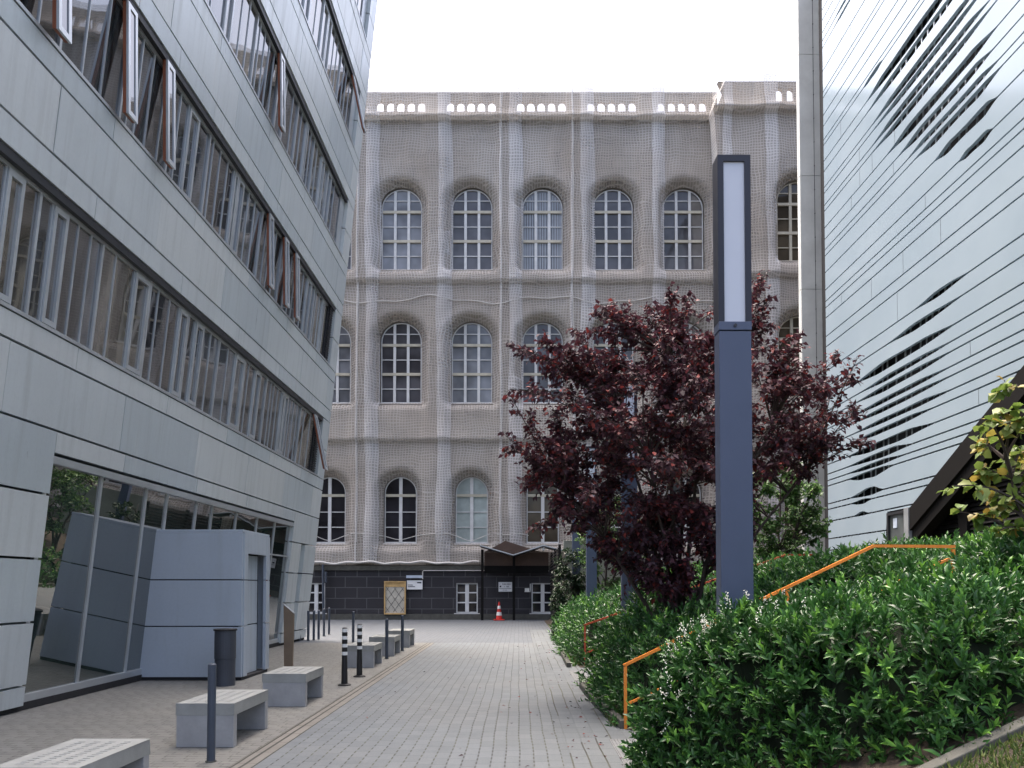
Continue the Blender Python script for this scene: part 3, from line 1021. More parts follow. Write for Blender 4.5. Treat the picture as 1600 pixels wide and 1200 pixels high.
# net closing the step between the two facades
m = MB()
zs_ = np.linspace(zr(900), RT + .05, 60)
for i, z in enumerate(zs_):
    pass
vs = []
for z in zs_:
    d_ = .35 + .08 * noise.noise(Vector((3, z * .5, 1)))
    fl = float(flare(z))
    vs += [(wing_x0 - .15 + fl, RY - d_ + .02, z), (wing_x0 - .22 + fl * .8 - .05 * noise.noise(Vector((1, z * .6, 5))), RY + .4, z), (wing_x0 - .12, FY - .25, z)]
fs = []
for i in range(len(zs_) - 1):
    for k in range(2):
        fs.append((i * 3 + k, i * 3 + k + 1, i * 3 + k + 4, i * 3 + k + 3))
m.add(vs, fs)
so = m.build('debris_net', M['net2'], origin=Vector((wing_x0, RY + .5, 0)))
tag(so, 'narrow return of netting round the corner of the projecting right wing', 'netting')
ul = so.data.uv_layers.new(name='UVMap')
for l in so.data.loops:
    c = so.data.vertices[l.vertex_index].co
    ul.data[l.index].uv = (c.y + c.x, c.z)

# ---- things on and against the plinth
# lattice board
p0, p1 = at(600, 960, 38.72), at(634, 908, 38.72)
lat = thing('lattice_board', 'beige board with diamond lattice and ochre frame fixed to the dark plinth', 'board', (p0.x, 38.72, p0.z))
mb = MB(); mb.box(p0.x + .06, p1.x - .06, 38.76, 38.8, p0.z + .06, p1.z - .06); mb.build('panel', M['beige_board'], lat)
mb = MB()
mb.box(p0.x, p0.x + .06, 38.7, 38.82, p0.z, p1.z); mb.box(p1.x - .06, p1.x, 38.7, 38.82, p0.z, p1.z)
mb.box(p0.x + .06, p1.x - .06, 38.7, 38.82, p0.z, p0.z + .06); mb.box(p0.x + .06, p1.x - .06, 38.7, 38.82, p1.z - .06, p1.z)
mb.box(p0.x + .06, p1.x - .06, 38.745, 38.76, p1.z - .28, p1.z - .06)
mb.build('frame', M['ochre'], lat)
mb = MB()
w_, h_ = p1.x - p0.x - .14, p1.z - p0.z - .4
for k in range(-3, 5):
    for sg in (1, -1):
        a0 = k * .36
        # clipped diagonal
        pts = []
        for t in np.linspace(0, 1, 30):
            x = a0 + t * h_ * .72 if sg > 0 else w_ - a0 - t * h_ * .72
            if 0 <= x <= w_: pts.append((p0.x + .07 + x, 38.755, p0.z + .1 + t * h_))
        if len(pts) > 1: mb.tube([pts[0], pts[-1]], .009, 4)
mb.build('lattice', M['dark_metal'], lat)
# small wall sign with pale cap
q0, q1 = at(635.5, 921, 38.75), at(660, 899, 38.75)
sg_ = thing('wall_sign', 'white info sign with pale blue cap beside the lattice board', 'sign', (q0.x, 38.75, q0.z))
mb = MB(); mb.box(q0.x, q1.x, 38.78, 38.84, q0.z, q0.z + .44); mb.build('plate', M['sign_white'], sg_)
mb = MB(); mb.box(q0.x - .02, q1.x + .02, 38.72, 38.85, q1.z - .13, q1.z); mb.build('cap', M['pale_blue'], sg_)
mb = MB()
mb.box(q0.x + .06, q0.x + .4, 38.774, 38.779, q0.z + .12, q0.z + .15); mb.box(q0.x + .5, q0.x + .7, 38.774, 38.779, q0.z + .3, q0.z + .36); mb.box(q0.x + .06, q0.x + .3, 38.774, 38.779, q0.z + .2, q0.z + .23)
mb.build('lettering', M['sign_ink'], sg_)
# conduit
c0, c1 = at(661, 892, 38.7), at(752, 892, 38.7)
mb = MB(); mb.tube([at(660.5, 905, 38.7), at(660.5, 893, 38.7), at(662, 891.5, 38.7), at(752, 891.5, 38.7), at(858, 892, 38.7)], .022, 6)
tag(mb.build('conduit', M['rope']), 'thin pale cable conduit running along the dark plinth to the porch', 'pipe')
mb = MB(); mb.tube([at(504.5, 882, 38.6), at(505.5, 968, 38.6)], .06, 8)
mb.tube([at(509, 893, 38.55), at(509, 910, 38.55)], .06, 8)
tag(mb.build('downpipe', M['bollard']), 'grey downpipe in front of the leftmost plinth window', 'pipe')
# notice on the plinth
n0, n1 = at(779, 924.5, 38.72), at(800, 909.5, 38.72)
ns = thing('notice_sign', 'white lettered notice board on the dark wall under the folded canopy', 'sign', (n0.x, 38.72, n0.z))
mb = MB(); mb.box(n0.x, n1.x, 38.74, 38.8, n0.z, n1.z); mb.build('plate', M['sign_white'], ns)
mb = MB()
hh = n1.z - n0.z; ww = n1.x - n0.x
rt = random.Random(5)
def words(zc, hgt, xa, xb):
    x = xa
    while x < xb:
        wd = rt.uniform(.018, .035)
        k = rt.random()
        if k < .82:
            mb.box(x, x + wd * .42, 38.733, 38.739, zc - hgt / 2, zc + hgt / 2)
            if k < .5: mb.box(x + wd * .421, x + wd, 38.734, 38.739, zc + hgt * .2, zc + hgt / 2)
            if k < .35: mb.box(x + wd * .421, x + wd, 38.7345, 38.739, zc - hgt / 2, zc - hgt * .2)
        x += wd * 1.35
words(n0.z + hh * .78, .065, n0.x + .06, n1.x - .06)
words(n0.z + hh * .53, .06, n0.x + .2, n1.x - .14)
mb.box(n0.x + .05, n0.x + .13, 38.733, 38.739, n0.z + hh * .46, n0.z + hh * .62)
words(n0.z + hh * .16, .03, n0.x + .2, n1.x - .2)
mb.box(n0.x + .03, n1.x - .03, 38.735, 38.739, n0.z + hh * .31, n0.z + hh * .345)
mb.build('lettering', M['sign_ink'], ns)
s0, s1 = at(820, 924, 38.72), at(827, 919, 38.72)
mb = MB(); mb.box(s0.x, s1.x, 38.73, 38.8, s0.z, s1.z); mb.box(s1.x + .03, s1.x + .07, 38.74, 38.79, s0.z + .02, s1.z + .22); mb.box(s0.x - .02, s1.x + .07, 38.72, 38.79, s0.z - .03, s0.z - .003)
tag(mb.build('entry_phone', M['white_band']), 'small pale entry phone on the dark wall left of the porch window', 'intercom')

# folded canopy porch
pc = thing('folded_canopy', 'dark timber porch with zigzag folded roof over the plinth entrance', 'canopy', (at(803, 968, 38).x, 38, 0))
YC0, YC1 = 37.4, 38.62
prof = [at(750, 853, YC0), at(802, 868, YC0), at(849, 853, YC0), at(884, 862, YC0)]
def fold(m, dz, th, y0, y1):
    for a, b in zip(prof[:-1], prof[1:]):
        m.add([(a.x, y0, a.z + dz), (b.x, y0, b.z + dz), (b.x, y1, b.z + dz), (a.x, y1, a.z + dz), (a.x, y0, a.z + dz + th), (b.x, y0, b.z + dz + th), (b.x, y1, b.z + dz + th), (a.x, y1, a.z + dz + th)],
              [(0, 3, 2, 1), (4, 5, 6, 7), (0, 1, 5, 4), (1, 2, 6, 5), (2, 3, 7, 6), (3, 0, 4, 7)])
m = MB(); fold(m, -.03, .07, YC0, YC1); m.build('roof', M['dark_metal'], pc)
m = MB(); fold(m, -.0, .05, YC0 - .05, YC0 - .003); m.build('edge_trim', M['alu_trim'], pc)
for u in (753.5, 803):
    a = at(u, 968, 38.3); t = at(u, 864 if u > 780 else 856, 38.3)
    m = MB(); m.box(a.x - .06, a.x + .06, 38.24, 38.36, 0, t.z - .08); m.build('post', M['portal'], pc)
b0, b1, b2 = at(757, 884, 38.5), at(800, 866, 38.5), at(857, 884, 38.5)
m = MB(); m.box(b0.x, b2.x, 38.5, 38.56, b0.z, b1.z + .1); m.build('board_panel', M['board'], pc)
t0 = at(762, 862, 38.5); 
m = MB(); m.slab([(at(757, 866, 38.5).x, b1.z + .11), (at(845, 866, 38.5).x, b1.z + .11), (at(790, 0, 38.5).x, zat(845, 38.5))], [], lambda a, b, d: (a, 38.5 + d, b), 0, .05); m.build('gable_board', M['board'], pc)
m = MB(); m.box(b0.x, b2.x, 38.46, 38.57, b0.z - .35, b0.z - .004); m.build('beam', M['portal'], pc)
m = MB(); bl = at(849.5, 857, YC0); m.lathe([(.0, bl.z - .1), (.06, bl.z - .08), (.08, bl.z), (.05, bl.z + .06), (.0, bl.z + .08)], 10, bl.x, YC0 + .1); m.build('lamp_bulb', M['white_band'], pc)
# louvred screen at its right
m = MB()
for k in range(24):
    z = .15 + k * .125
    m.add([(1.47, 30, z), (1.47, 37.3, z), (1.55, 37.3, z + .1), (1.55, 30, z + .1), (1.49, 30, z - .015), (1.49, 37.3, z - .015), (1.57, 37.3, z + .085), (1.57, 30, z + .085)],
          [(0, 1, 2, 3), (4, 7, 6, 5), (0, 4, 5, 1), (2, 6, 7, 3), (0, 3, 7, 4), (1, 5, 6, 2)])
ls = thing('louvre_screen', 'tall dark louvred screen running back to the porch', 'screen', (1.5, 33, 0))
m.build('louvres', M['louver'], ls)
for y in (30.0, 33.6, 37.3):
    m = MB(); m.box(1.5, 1.6, y - .05, y + .05, 0, 3.2); m.build('post', M['louver'], ls)
m = MB(); m.box(1.7, 4.6, 30.0, 30.3, 0, 3.35)
tag(m.build('concrete_wall', M['wall_green'], bevel=.01), 'weathered grey green concrete wall beside the louvred screen, half overgrown', 'wall')

# traffic cone
cp = at(780, 968, 38.35)
cone = thing('traffic_cone', 'red and white traffic cone standing under the folded canopy', 'traffic cone', (cp.x, 38.2, 0))
def lath(name, prof, mat, par, n=16):
    m = MB(); m.lathe(prof, n, par.location.x, par.location.y); return m.build(name, mat, par, smooth=False)
m = MB(); m.box(cp.x - .26, cp.x + .26, 37.94, 38.46, 0, .05); m.build('base', M['red_cone'], cone, bevel=.01)
def cr(z): return .155 - (z - .05) * .15
lath('cone_body', [(cr(.05), .05), (cr(.88), .88)], M['red_cone'], cone)
lath('white_stripe', [(cr(.23) + .006, .23), (cr(.39) + .006, .39)], M['white_band'], cone)
lath('white_stripe', [(cr(.54) + .006, .54), (cr(.69) + .006, .69)], M['white_band'], cone)

# ================================================================ RIGHT FACADE with slit openings
FXR = 10.75
YR0, YR1, ZRT = 4.0, 27.7, 25.0
right = thing('panel_building', 'pale metal panelled building with wavy dark slits, right side', 'building', (14, 16, 1))
# (line v at the pylon edge, (u of left tip, u of right tip, thickness above, thickness below))
GAPS = [(-150,), (-115,), (-96,), (-50,), (-20,), (0,), (16,), (32,), (51,), (64, 1303, 1345, .06, .06), (75, 1304, 1345, .05, .06), (111,), (144,), (153,), (180,), (197,), (219,), (227, 1349, 1379, .1, .08),
        (252, 1354, 1500, .26, .18), (268, 1354, 1515, .2, .12), (293, 1362, 1535, .19, .10), (302, 1363, 1548, .09, .14), (321, 1362, 1546, .19, .08), (330, 1362, 1557, .08, .19),
        (356, 1385, 1558, .20, .16), (374, 1404, 1552, .17, .13), (390.5, 1417, 1562, .13, .06), (400, 1430, 1566, .06, .20), (426, 1460, 1558, .17, .17), (453, 1498, 1550, .14, .12),
        (471,), (481,), (497,), (526,), (542,), (580, 1430, 1512, .13, .10), (600, 1387, 1501, .13, .15), (626, 1334, 1491, .22, .17), (643, 1345, 1484, .12, .10), (654, 1338, 1486, .10, .16),
        (670.5, 1334, 1482, .12, .09), (681, 1332, 1485, .08, .13), (696.5, 1337, 1485, .12, .09), (708, 1333, 1457, .09, .14), (726, 1326, 1460, .16, .20), (741, 1327, 1425, .17, .11), (751, 1327, 1412, .11, .10),
        (759.5, 1326, 1397, .08, .26), (787.5, 1330, 1380, .26, .08), (796, 1331, 1362, .07, .12), (815, 1335, 1357, .14, .02), (842,), (860,), (876,), (895,)]
DY, DZ = 21.9, 3.78
def zmin(y):
    if y < DY: return DZ + (DY - y) * .505
    if y < 23.3: return 3.80
    return 1.0
ysr = np.linspace(YR0, YR1, 241)
class Gap:
    def __init__(s, t):
        s.z = zat(t[0], 27.7); s.sl = None
        if len(t) > 1:
            s.sl = (y_on_x(t[2], FXR, s.z), y_on_x(t[1], FXR, s.z), t[3], t[4]); s.w = random.Random(int(t[0]))
            lo_ = t[0] > 470; u_ = s.w.uniform
            s.k = .54 if lo_ else .64
            s.sa = (u_(.22, .36), u_(.34, .5)) if lo_ else (u_(.13, .22), u_(.2, .3)); s.sb = (u_(.3, .45), u_(.26, .4)) if lo_ else (u_(.16, .26), u_(.2, .34))
    def edge(s, y, up):
        b = .021
        if s.sl:
            y0, y1, ta, tb = s.sl
            t = (y - y0) / (y1 - y0)
            if 0 < t < 1:
                e = s.sa if up else s.sb
                q = min(1, t / e[0], (1 - t) / e[1])
                q = q * .62 + q * q * (3 - 2 * q) * .38
                b += s.k * (ta if up else tb) * q * (1 + .12 * math.sin(t * 9 + s.z))
        return s.z + b if up else s.z - b
gaps = sorted([Gap(t) for t in GAPS], key=lambda g: -g.z)
gaps = [g for g in gaps if g.z < ZRT]
m = MB()
bounds = [None] + gaps + [None]
for up_g, lo_g in zip(bounds[:-1], bounds[1:]):
    prev = None
    for y in ysr:
        hi = up_g.edge(y, False) if up_g else ZRT
        lo = lo_g.edge(y, True) if lo_g else .6
        zl = zmin(y)
        lo = max(lo, zl)
        cur = (y, lo, hi) if hi - lo > .004 else None
        if prev and cur:
            (ya, la, ha), (yb, lb, hb) = prev, cur
            th = .1
            m.add([(FXR, ya, la), (FXR, yb, lb), (FXR, yb, hb), (FXR, ya, ha), (FXR + th, ya, la), (FXR + th, yb, lb), (FXR + th, yb, hb), (FXR + th, ya, ha)],
                  [(0, 1, 2, 3), (0, 4, 5, 1), (3, 2, 6, 7)])
        prev = cur
def right_mat():
    g = G('pale_metal_panels')
    s = g.obj()
    c = g.mix(g.rng(g.noise(s, .35, 3), .35, .65), (.300, .375, .432), (.335, .41, .466))
    g.set(c, .10, .08); g.p.inputs['Specular IOR Level'].default_value = .26
    g.put(g.p.inputs['Roughness'], g.rng(g.noise(s, .6, 3), .3, .7, .07, .14))
    g.bump(g.noise(s, .8, 2), .012, .05)
    return g.m
M['right'] = right_mat()
m.mi = 1
rj = random.Random(4)
for k in range(46):
    i = rj.randrange(3, len(gaps) - 6)
    a, b = gaps[i], gaps[i + 1]
    y = rj.uniform(14, 27.5)
    z0, z1 = b.edge(y, True), a.edge(y, False)
    if z0 > zmin(y) + .1 and z1 - z0 > .2:
        m.box(FXR - .003, FXR + .02, y - .005, y + .005, z0 + .003, z1 - .003)
m.build('cladding', [M['right'], M['dark_metal']], right)
m = MB()
BX = FXR + .6
m.add([(BX, YR0, 5.0), (BX, DY, 2.5), (BX, YR1, .5), (BX, YR1, ZRT), (BX, YR0, ZRT)], [(0, 1, 2, 3, 4)])
m.box(BX + .01, BX + 8, YR1 - 3, YR1 + 1.9, 0, ZRT)
m.box(FXR + .12, BX, YR1 - .3, YR1 - .02, .5, ZRT)
m.box(FXR, BX + 8, YR0, YR1, ZRT + .003, ZRT + .4)
m.build('wall', M['dark_gap'], right)
m = MB()
y = YR0 + .5
while y < YR1:
    zb_ = max(zmin(y) + .3, 2.2)
    m.box(FXR + .20, FXR + .225, y, y + .05, zb_, ZRT - .1)
    y += rj.choice([.32, .45, .55])
m.build('fins', M['alu_trim'], right)
# dark raked portal edge below the panels
def ydz(y): return DZ + (DY - y) * .505
m = MB()
m.add([(FXR - .02, DY + .0, DZ), (FXR - .02, 8, ydz(8)), (FXR - .02, 8, ydz(8) - .62), (FXR - .02, DY + .02, DZ - .62),
       (FXR + .35, DY + .0, DZ), (FXR + .35, 8, ydz(8)), (FXR + .35, 8, ydz(8) - .62), (FXR + .35, DY + .02, DZ - .62)],
      [(0, 3, 2, 1), (0, 4, 7, 3), (1, 2, 6, 5), (3, 7, 6, 2), (0, 1, 5, 4)])
m.add([(FXR + .05, DY, DZ - .62), (FXR + .05, 8, ydz(8) - .62), (FXR + .05, 8, ydz(8) - .95), (FXR + .05, DY, DZ - .95), (FXR + .36, DY, DZ - .62), (FXR + .36, 8, ydz(8) - .62), (FXR + .36, 8, ydz(8) - .95), (FXR + .36, DY, DZ - .95)], [(0, 3, 2, 1), (3, 7, 6, 2)])
m.build('portal_frame', M['portal'], right)
m = MB()
LX2 = FXR + .40
for k in range(44):
    z = 1.3 + k * .115
    ye = DY - max(0, (z - DZ + .95)) / .505
    if ye < 17.6: break
    m.add([(LX2, ye, z), (LX2, 17.5, z), (LX2 + .07, 17.5, z + .09), (LX2 + .07, ye, z + .09), (LX2 + .1, ye, z), (LX2 + .1, 17.5, z)], [(0, 1, 2, 3), (0, 4, 5, 1)])
m.build('louvres', M['louver'], right)
m = MB(); m.add([(LX2 + .12, DY, .5), (LX2 + .12, 8, .5), (LX2 + .12, 8, ydz(8) - .3), (LX2 + .12, DY, DZ - .3)], [(0, 1, 2, 3)]); m.build('portal_wall', M['dark_gap'], right)
m = MB()
m.box(LX2 - .12, LX2 + .05, 17.0, 17.5, .8, ydz(17.5) - .7)
m.box(LX2 - .06, LX2 + .1, 19.75, 20.15, .8, 3.72)
m.build('portal_post', M['portal'], right)
m = MB()
for y in (14.2, 15.6):
    m.box(LX2 - .02, LX2 + .1, y, y + .09, .8, 7)
gp = m.build('portal_glazing', M['dark_metal'], right)
m = MB(); m.add([(LX2 + .05, 9, .8), (LX2 + .05, 17, .8), (LX2 + .05, 17, ydz(17) - .7), (LX2 + .05, 9, ydz(9) - .7)], [(0, 1, 2, 3)]); m.build('pane', M['glass_p'], gp)
# glass door leaf and white post at the portal's foot
m = MB()
for (a, b, z0, z1) in ((23.2, 23.3, 1.2, 3.76), (22.2, 22.27, 1.2, 3.76), (22.27, 23.2, 3.68, 3.76), (22.27, 23.2, 2.35, 2.39)):
    m.box(FXR - .01, FXR + .1, a, b, z0, z1)
dr = m.build('door', M['dark_metal'], right)
m = MB(); m.add([(FXR + .05, 22.2, 1.2), (FXR + .05, 23.3, 1.2), (FXR + .05, 23.3, 3.7), (FXR + .05, 22.2, 3.7)], [(0, 1, 2, 3)]); m.build('pane', M['glass_p'], dr)
m = MB(); m.box(FXR + .035, FXR + .045, 22.75, 22.98, 3.3, 3.58); m.build('sticker', M['pale_blue'], dr)
m = MB(); m.box(FXR - .04, FXR + .12, 21.93, 22.19, .8, 3.80); m.build('corner_post', M['alu_trim'], right)

# concrete pylon at the far end of that facade
pyl = thing('concrete_pylon', 'tall grey concrete blade pylon between the netted building and the pale panelled facade', 'pylon', (11.0, 30.1, 0))
PY = 30.0
PX0, PX1 = at(1252, 450, PY).x, 11.6
jv = [-90, 85, 275, 452, 640, 800]
zz = [27] + [zat(v, PY) for v in jv] + [0.6]
m = MB()
for a, b in zip(zz[:-1], zz[1:]):
    m.box(PX0, PX1, PY, PY + .3, b + .008, a - .008)
m.box(PX0 + .02, PX1 - .02, PY + .02, PY + .28, .6, 27)
m.build('shaft', M['pylon'], pyl, bevel=.012)
m = MB()
xb = at(1274.5, 450, PY).x
z = 2.0
while z < 25:
    m.lathe([(.0, 0), (.018, 0)], 6) if False else m.tube([(xb, PY - .02, z), (xb, PY + .01, z)], .02, 6)
    z += .92
m.box(xb - .008, xb + .008, PY - .006, PY + .002, 1, 26.9)
m.build('bolts', M['dark_metal'], pyl)

# ================================================================ STREET FURNITURE
def bench(y0, length, label, slots=14):
    x0, x1 = -3.49, -2.90
    t = thing('concrete_bench', label, 'bench', ((x0 + x1) / 2, y0 + length / 2, 0), 'concrete benches along the footway')
    holes = []
    n = slots
    for r_ in range(4):
        xc = x0 + .12 + r_ * .117
        for k in range(n):
            yy = y0 + .1 + (length - .2) * (k + .5) / n
            holes.append([(xc - .028, yy - .011), (xc + .028, yy - .011), (xc + .028, yy + .011), (xc - .028, yy + .011)])
    m = MB()
    m.slab([(x0, y0), (x1, y0), (x1, y0 + length), (x0, y0 + length)], holes, lambda a, b, d: (a, b, d), .445, .33)
    m.build('seat_slab', M['concrete_top'], t, bevel=.004)
    for ya, yb in ((y0 + .002, y0 + .10), (y0 + length - .10, y0 + length - .002)):
        m = MB(); m.box(x0 + .002, x1 - .002, ya, yb, 0, .3285); m.build('leg', M['concrete'], t, bevel=.006)
    return t
bench(5.32, 1.02, 'concrete bench with slotted top cut off by the bottom left frame edge, nearest')
bench(8.20, 1.12, 'concrete bench standing behind the nearest slim grey bollard, second from the camera')
bench(10.95, 1.0, 'concrete bench with the brown stele rising behind it, third from the camera')
bench(16.1, 1.0, 'concrete bench just behind the two black and white bollards')
bench(18.75, 1.0, 'concrete bench second farthest away, with a slim grey bollard at its corner')
bench(21.4, 1.0, 'small concrete bench farthest away near the forecourt')

def bollard(x, y, label, h=.9, r=.038, group='slim grey bollards'):
    t = thing('slim_bollard', label, 'bollard', (x, y, 0), group)
    m = MB(); m.lathe([(r, 0), (r, h - .012), (r * .7, h)], 14, x, y); m.build('post', M['bollard'], t)
    m = MB(); m.lathe([(r + .012, .0), (r + .012, .012)], 14, x, y); m.build('base_ring', M['kerb'], t)
    return t
bollard(-2.88, 7.55, 'slim grey bollard in front of the second bench, nearest the camera', .92)
bollard(-2.97, 18.1, 'slim grey bollard right beside the second farthest bench')
bollard(-2.93, 20.25, 'slim grey bollard by the farthest bench, in line with the lattice board')
bollard(-4.8, 23.3, 'lone slim grey bollard left of the black and white bollards, out on the forecourt')
bollard(-6.52, 23.9, 'slim grey bollard half hidden by the silver office corner, leftmost of the row')
bollard(-6.29, 24.0, 'slim grey bollard second from the office corner in the row')
bollard(-6.2, 24.3, 'slim grey bollard in the middle of the row at the office corner')
bollard(-6.13, 24.6, 'slim grey bollard fourth from the office corner in the row')
bollard(-6.33, 26.1, 'slim grey bollard second from the right end of the row, set back')
bollard(-6.4, 27.1, 'slim grey bollard at the right end of the row, set farthest back')

def striped(x, y, label):
    t = thing('striped_bollard', label, 'bollard', (x, y, 0), 'black and white flexible bollards')
    m = MB(); m.lathe([(.11, 0), (.11, .015), (.075, .03)], 16, x, y); m.build('base_plate', M['black'], t)
    m = MB(); m.lathe([(.055, .03), (.046, .45), (.045, .94), (.03, .955)], 16, x, y); m.build('post', M['black'], t)
    for z in (.50, .63, .76, .88):
        m = MB(); m.lathe([(.0485, z), (.0485, z + .055)], 16, x, y); m.build('white_band', M['white_band'], t)
striped(-2.88, 13.3, 'black and white banded bollard, nearer of the pair at the gutter')
striped(-2.88, 14.55, 'black and white banded bollard, farther of the pair, in front of a bench')

bx, by = -4.86, 13.3
tb = thing('litter_bin', 'dark grey cylindrical litter bin at the porch corner', 'bin', (bx, by, 0))
m = MB(); m.lathe([(.165, 0), (.165, .44), (.172, .445), (.172, .9), (.165, .905)], 28, bx, by); m.build('body', M['bin'], tb, smooth=False)
m = MB(); m.lathe([(.19, .905), (.19, .93), (.175, .935)], 28, bx, by); m.build('rim', M['black'], tb)
mb = MB(); mb.lathe([(.15, .936), (.05, .945)], 20, bx, by); mb.build('lid', M['dark_metal'], tb)

st = thing('info_stele', 'brown metal stele with slanted top behind the third bench', 'stele', (-4.6, 16.1, 0))
m = MB()
m.add([(-4.69, 16.06, 0), (-4.52, 16.06, 0), (-4.52, 16.12, 0), (-4.69, 16.12, 0), (-4.71, 16.06, 1.27), (-4.50, 16.06, 1.08), (-4.50, 16.12, 1.08), (-4.71, 16.12, 1.27)],
      [(0, 3, 2, 1), (4, 5, 6, 7), (0, 1, 5, 4), (1, 2, 6, 5), (2, 3, 7, 6), (3, 0, 4, 7)])
m.build('blade', M['corten'], st, bevel=.004)
m = MB()
m.add([(-4.72, 16.05, 1.275), (-4.49, 16.05, 1.085), (-4.49, 16.13, 1.085), (-4.72, 16.13, 1.275), (-4.72, 16.05, 1.29), (-4.49, 16.05, 1.10), (-4.49, 16.13, 1.10), (-4.72, 16.13, 1.29)],
      [(0, 3, 2, 1), (4, 5, 6, 7), (0, 1, 5, 4), (1, 2, 6, 5), (2, 3, 7, 6), (3, 0, 4, 7)])
m.build('top_plate', M['alu_trim'], st)

# light columns
def lamp(x, y, label):
    t = thing('light_column', label, 'street lamp', (x, y, 0), 'square light columns along the bank')
    w, dp = .152, .19
    zb_, zt_ = 3.98, 5.62
    m = MB(); m.box(x - w + .004, x + w - .004, y + .004, y + dp - .004, -.1, zb_); m.build('shaft', M['lamp_blue'], t, bevel=.006)
    m = MB()
    fw = .055
    m.box(x - w, x - w + fw, y, y + dp, zb_ + .09, zt_); m.box(x + w - fw, x + w, y, y + dp, zb_ + .09, zt_)
    m.box(x - w + fw, x + w - fw, y, y + dp, zt_ - .06, zt_)
    m.box(x - w + fw, x + w - fw, y + dp - .03, y + dp, zb_ + .09, zt_ - .061)
    m.build('head_frame', M['lamp_dark'], t)
    m = MB(); m.box(x - w, x + w, y - .001, y + dp, zb_ + .008, zb_ + .088); m.build('head_collar', M['lamp_blue'], t, bevel=.005)
    m = MB(); m.box(x - w + fw, x + w - fw, y + .018, y + .03, zb_ + .09, zt_ - .06); m.build('diffuser', M['diffuser'], t)
    m = MB(); m.tube([(x, y - .012, zb_ + .05), (x, y + .0, zb_ + .05)], .016, 8); m.build('lock', M['dark_metal'], t)
lamp(1.985, 7.25, 'tall slate blue square light column in the near hedge with pale panel, nearest')
lamp(2.09, 15.0, 'slate blue light column behind the dark red tree, second from the camera')
lamp(2.08, 22.7, 'slate blue light column beyond the tree, third from the camera')
lamp(2.12, 29.2, 'slate blue light column beside the overgrown wall, farthest')

# handrails
def bar(m, pts, r=.024):
    m.tube(pts, r, 4)
def rail(label, base, top0, knee, end, post_u, mat, Y, mid=True):
    t = thing('handrail', label, 'handrail', (base[0], Y, 0), 'stair handrails')
    m = MB(); bar(m, [(base[0], Y, 0), (base[0], Y, top0)]); m.build('post', mat, t)
    m = MB(); bar(m, [(base[0] - .02, Y, top0), (knee[0], Y, knee[1]), (end[0] + .02, Y, end[1])]); m.build('top_rail', mat, t)
    m = MB(); bar(m, [(end[0], Y, ground_z(end[0], Y) - .05), (end[0], Y, end[1] - .03)]); m.build('post', mat, t)
    for x in post_u:
        zt_ = top0 + (knee[1] - top0) * (x - base[0]) / (knee[0] - base[0])
        m = MB(); bar(m, [(x, Y, ground_z(x, Y) - .05), (x, Y, zt_ - .03)]); m.build('post', mat, t)
    if mid:
        m = MB(); bar(m, [(base[0], Y, .28), (end[0], Y, end[1] - .12)], .02); m.build('mid_rail', mat, t)
a = at(977, 1040, 9.25); k_ = at(1365, 853, 9.25); e = at(1489, 854, 9.25)
rail('orange handrail rising to the right through the near hedge', (a.x, 9.25), a.z, (k_.x, k_.z), (e.x, e.z), [at(1230, 900, 9.25).x], M['orange'], 9.25)
a = at(914, 977, 16.2); k_ = at(1228, 867, 16.2); e = at(1282, 867, 16.2)
rail('weathered red handrail of the far stair, mostly behind the dark red tree', (a.x, 16.2), a.z, (k_.x, k_.z), (e.x, e.z), [at(1204, 900, 16.2).x], M['red_rail'], 16.2)

# ================================================================ VEGETATION
def shoots(P, D, nl, L0, spread=.75, tone_fn=None):
    """whorled leafy shoots: returns leaf arrays"""
    n = len(P)
    k = nl
    t = np.tile(np.arange(k) / (k - 1), n)                     # position along stem, 1 = tip
    base = np.repeat(P, k, 0); ax = nrm(np.repeat(D, k, 0))
    sl = np.repeat(rng.uniform(.62, 1.4, n), k)
    ref = nrm(np.cross(ax, np.repeat(rdir(n), k, 0)))
    ref2 = np.cross(ax, ref)
    ph = np.tile(np.arange(k) * 2.399, n) + rng.uniform(0, .6, n * k)
    side = ref * np.cos(ph)[:, None] + ref2 * np.sin(ph)[:, None]
    op = spread * (1.15 - .75 * t) + rng.normal(0, .14, n * k)
    d = nrm(ax * np.cos(op)[:, None] + side * np.sin(op)[:, None])
    pos = base + ax * (t * L0 * 1.3 * sl)[:, None]
    nn = nrm(ax * np.sin(op)[:, None] * 1.0 - side * np.cos(op)[:, None] + .25 * rng.normal(size=(n * k, 3)))
    ln = L0 * sl * rng.uniform(.75, 1.15, n * k) * (1 - .25 * t)
    return pos, d, nn, ln, t

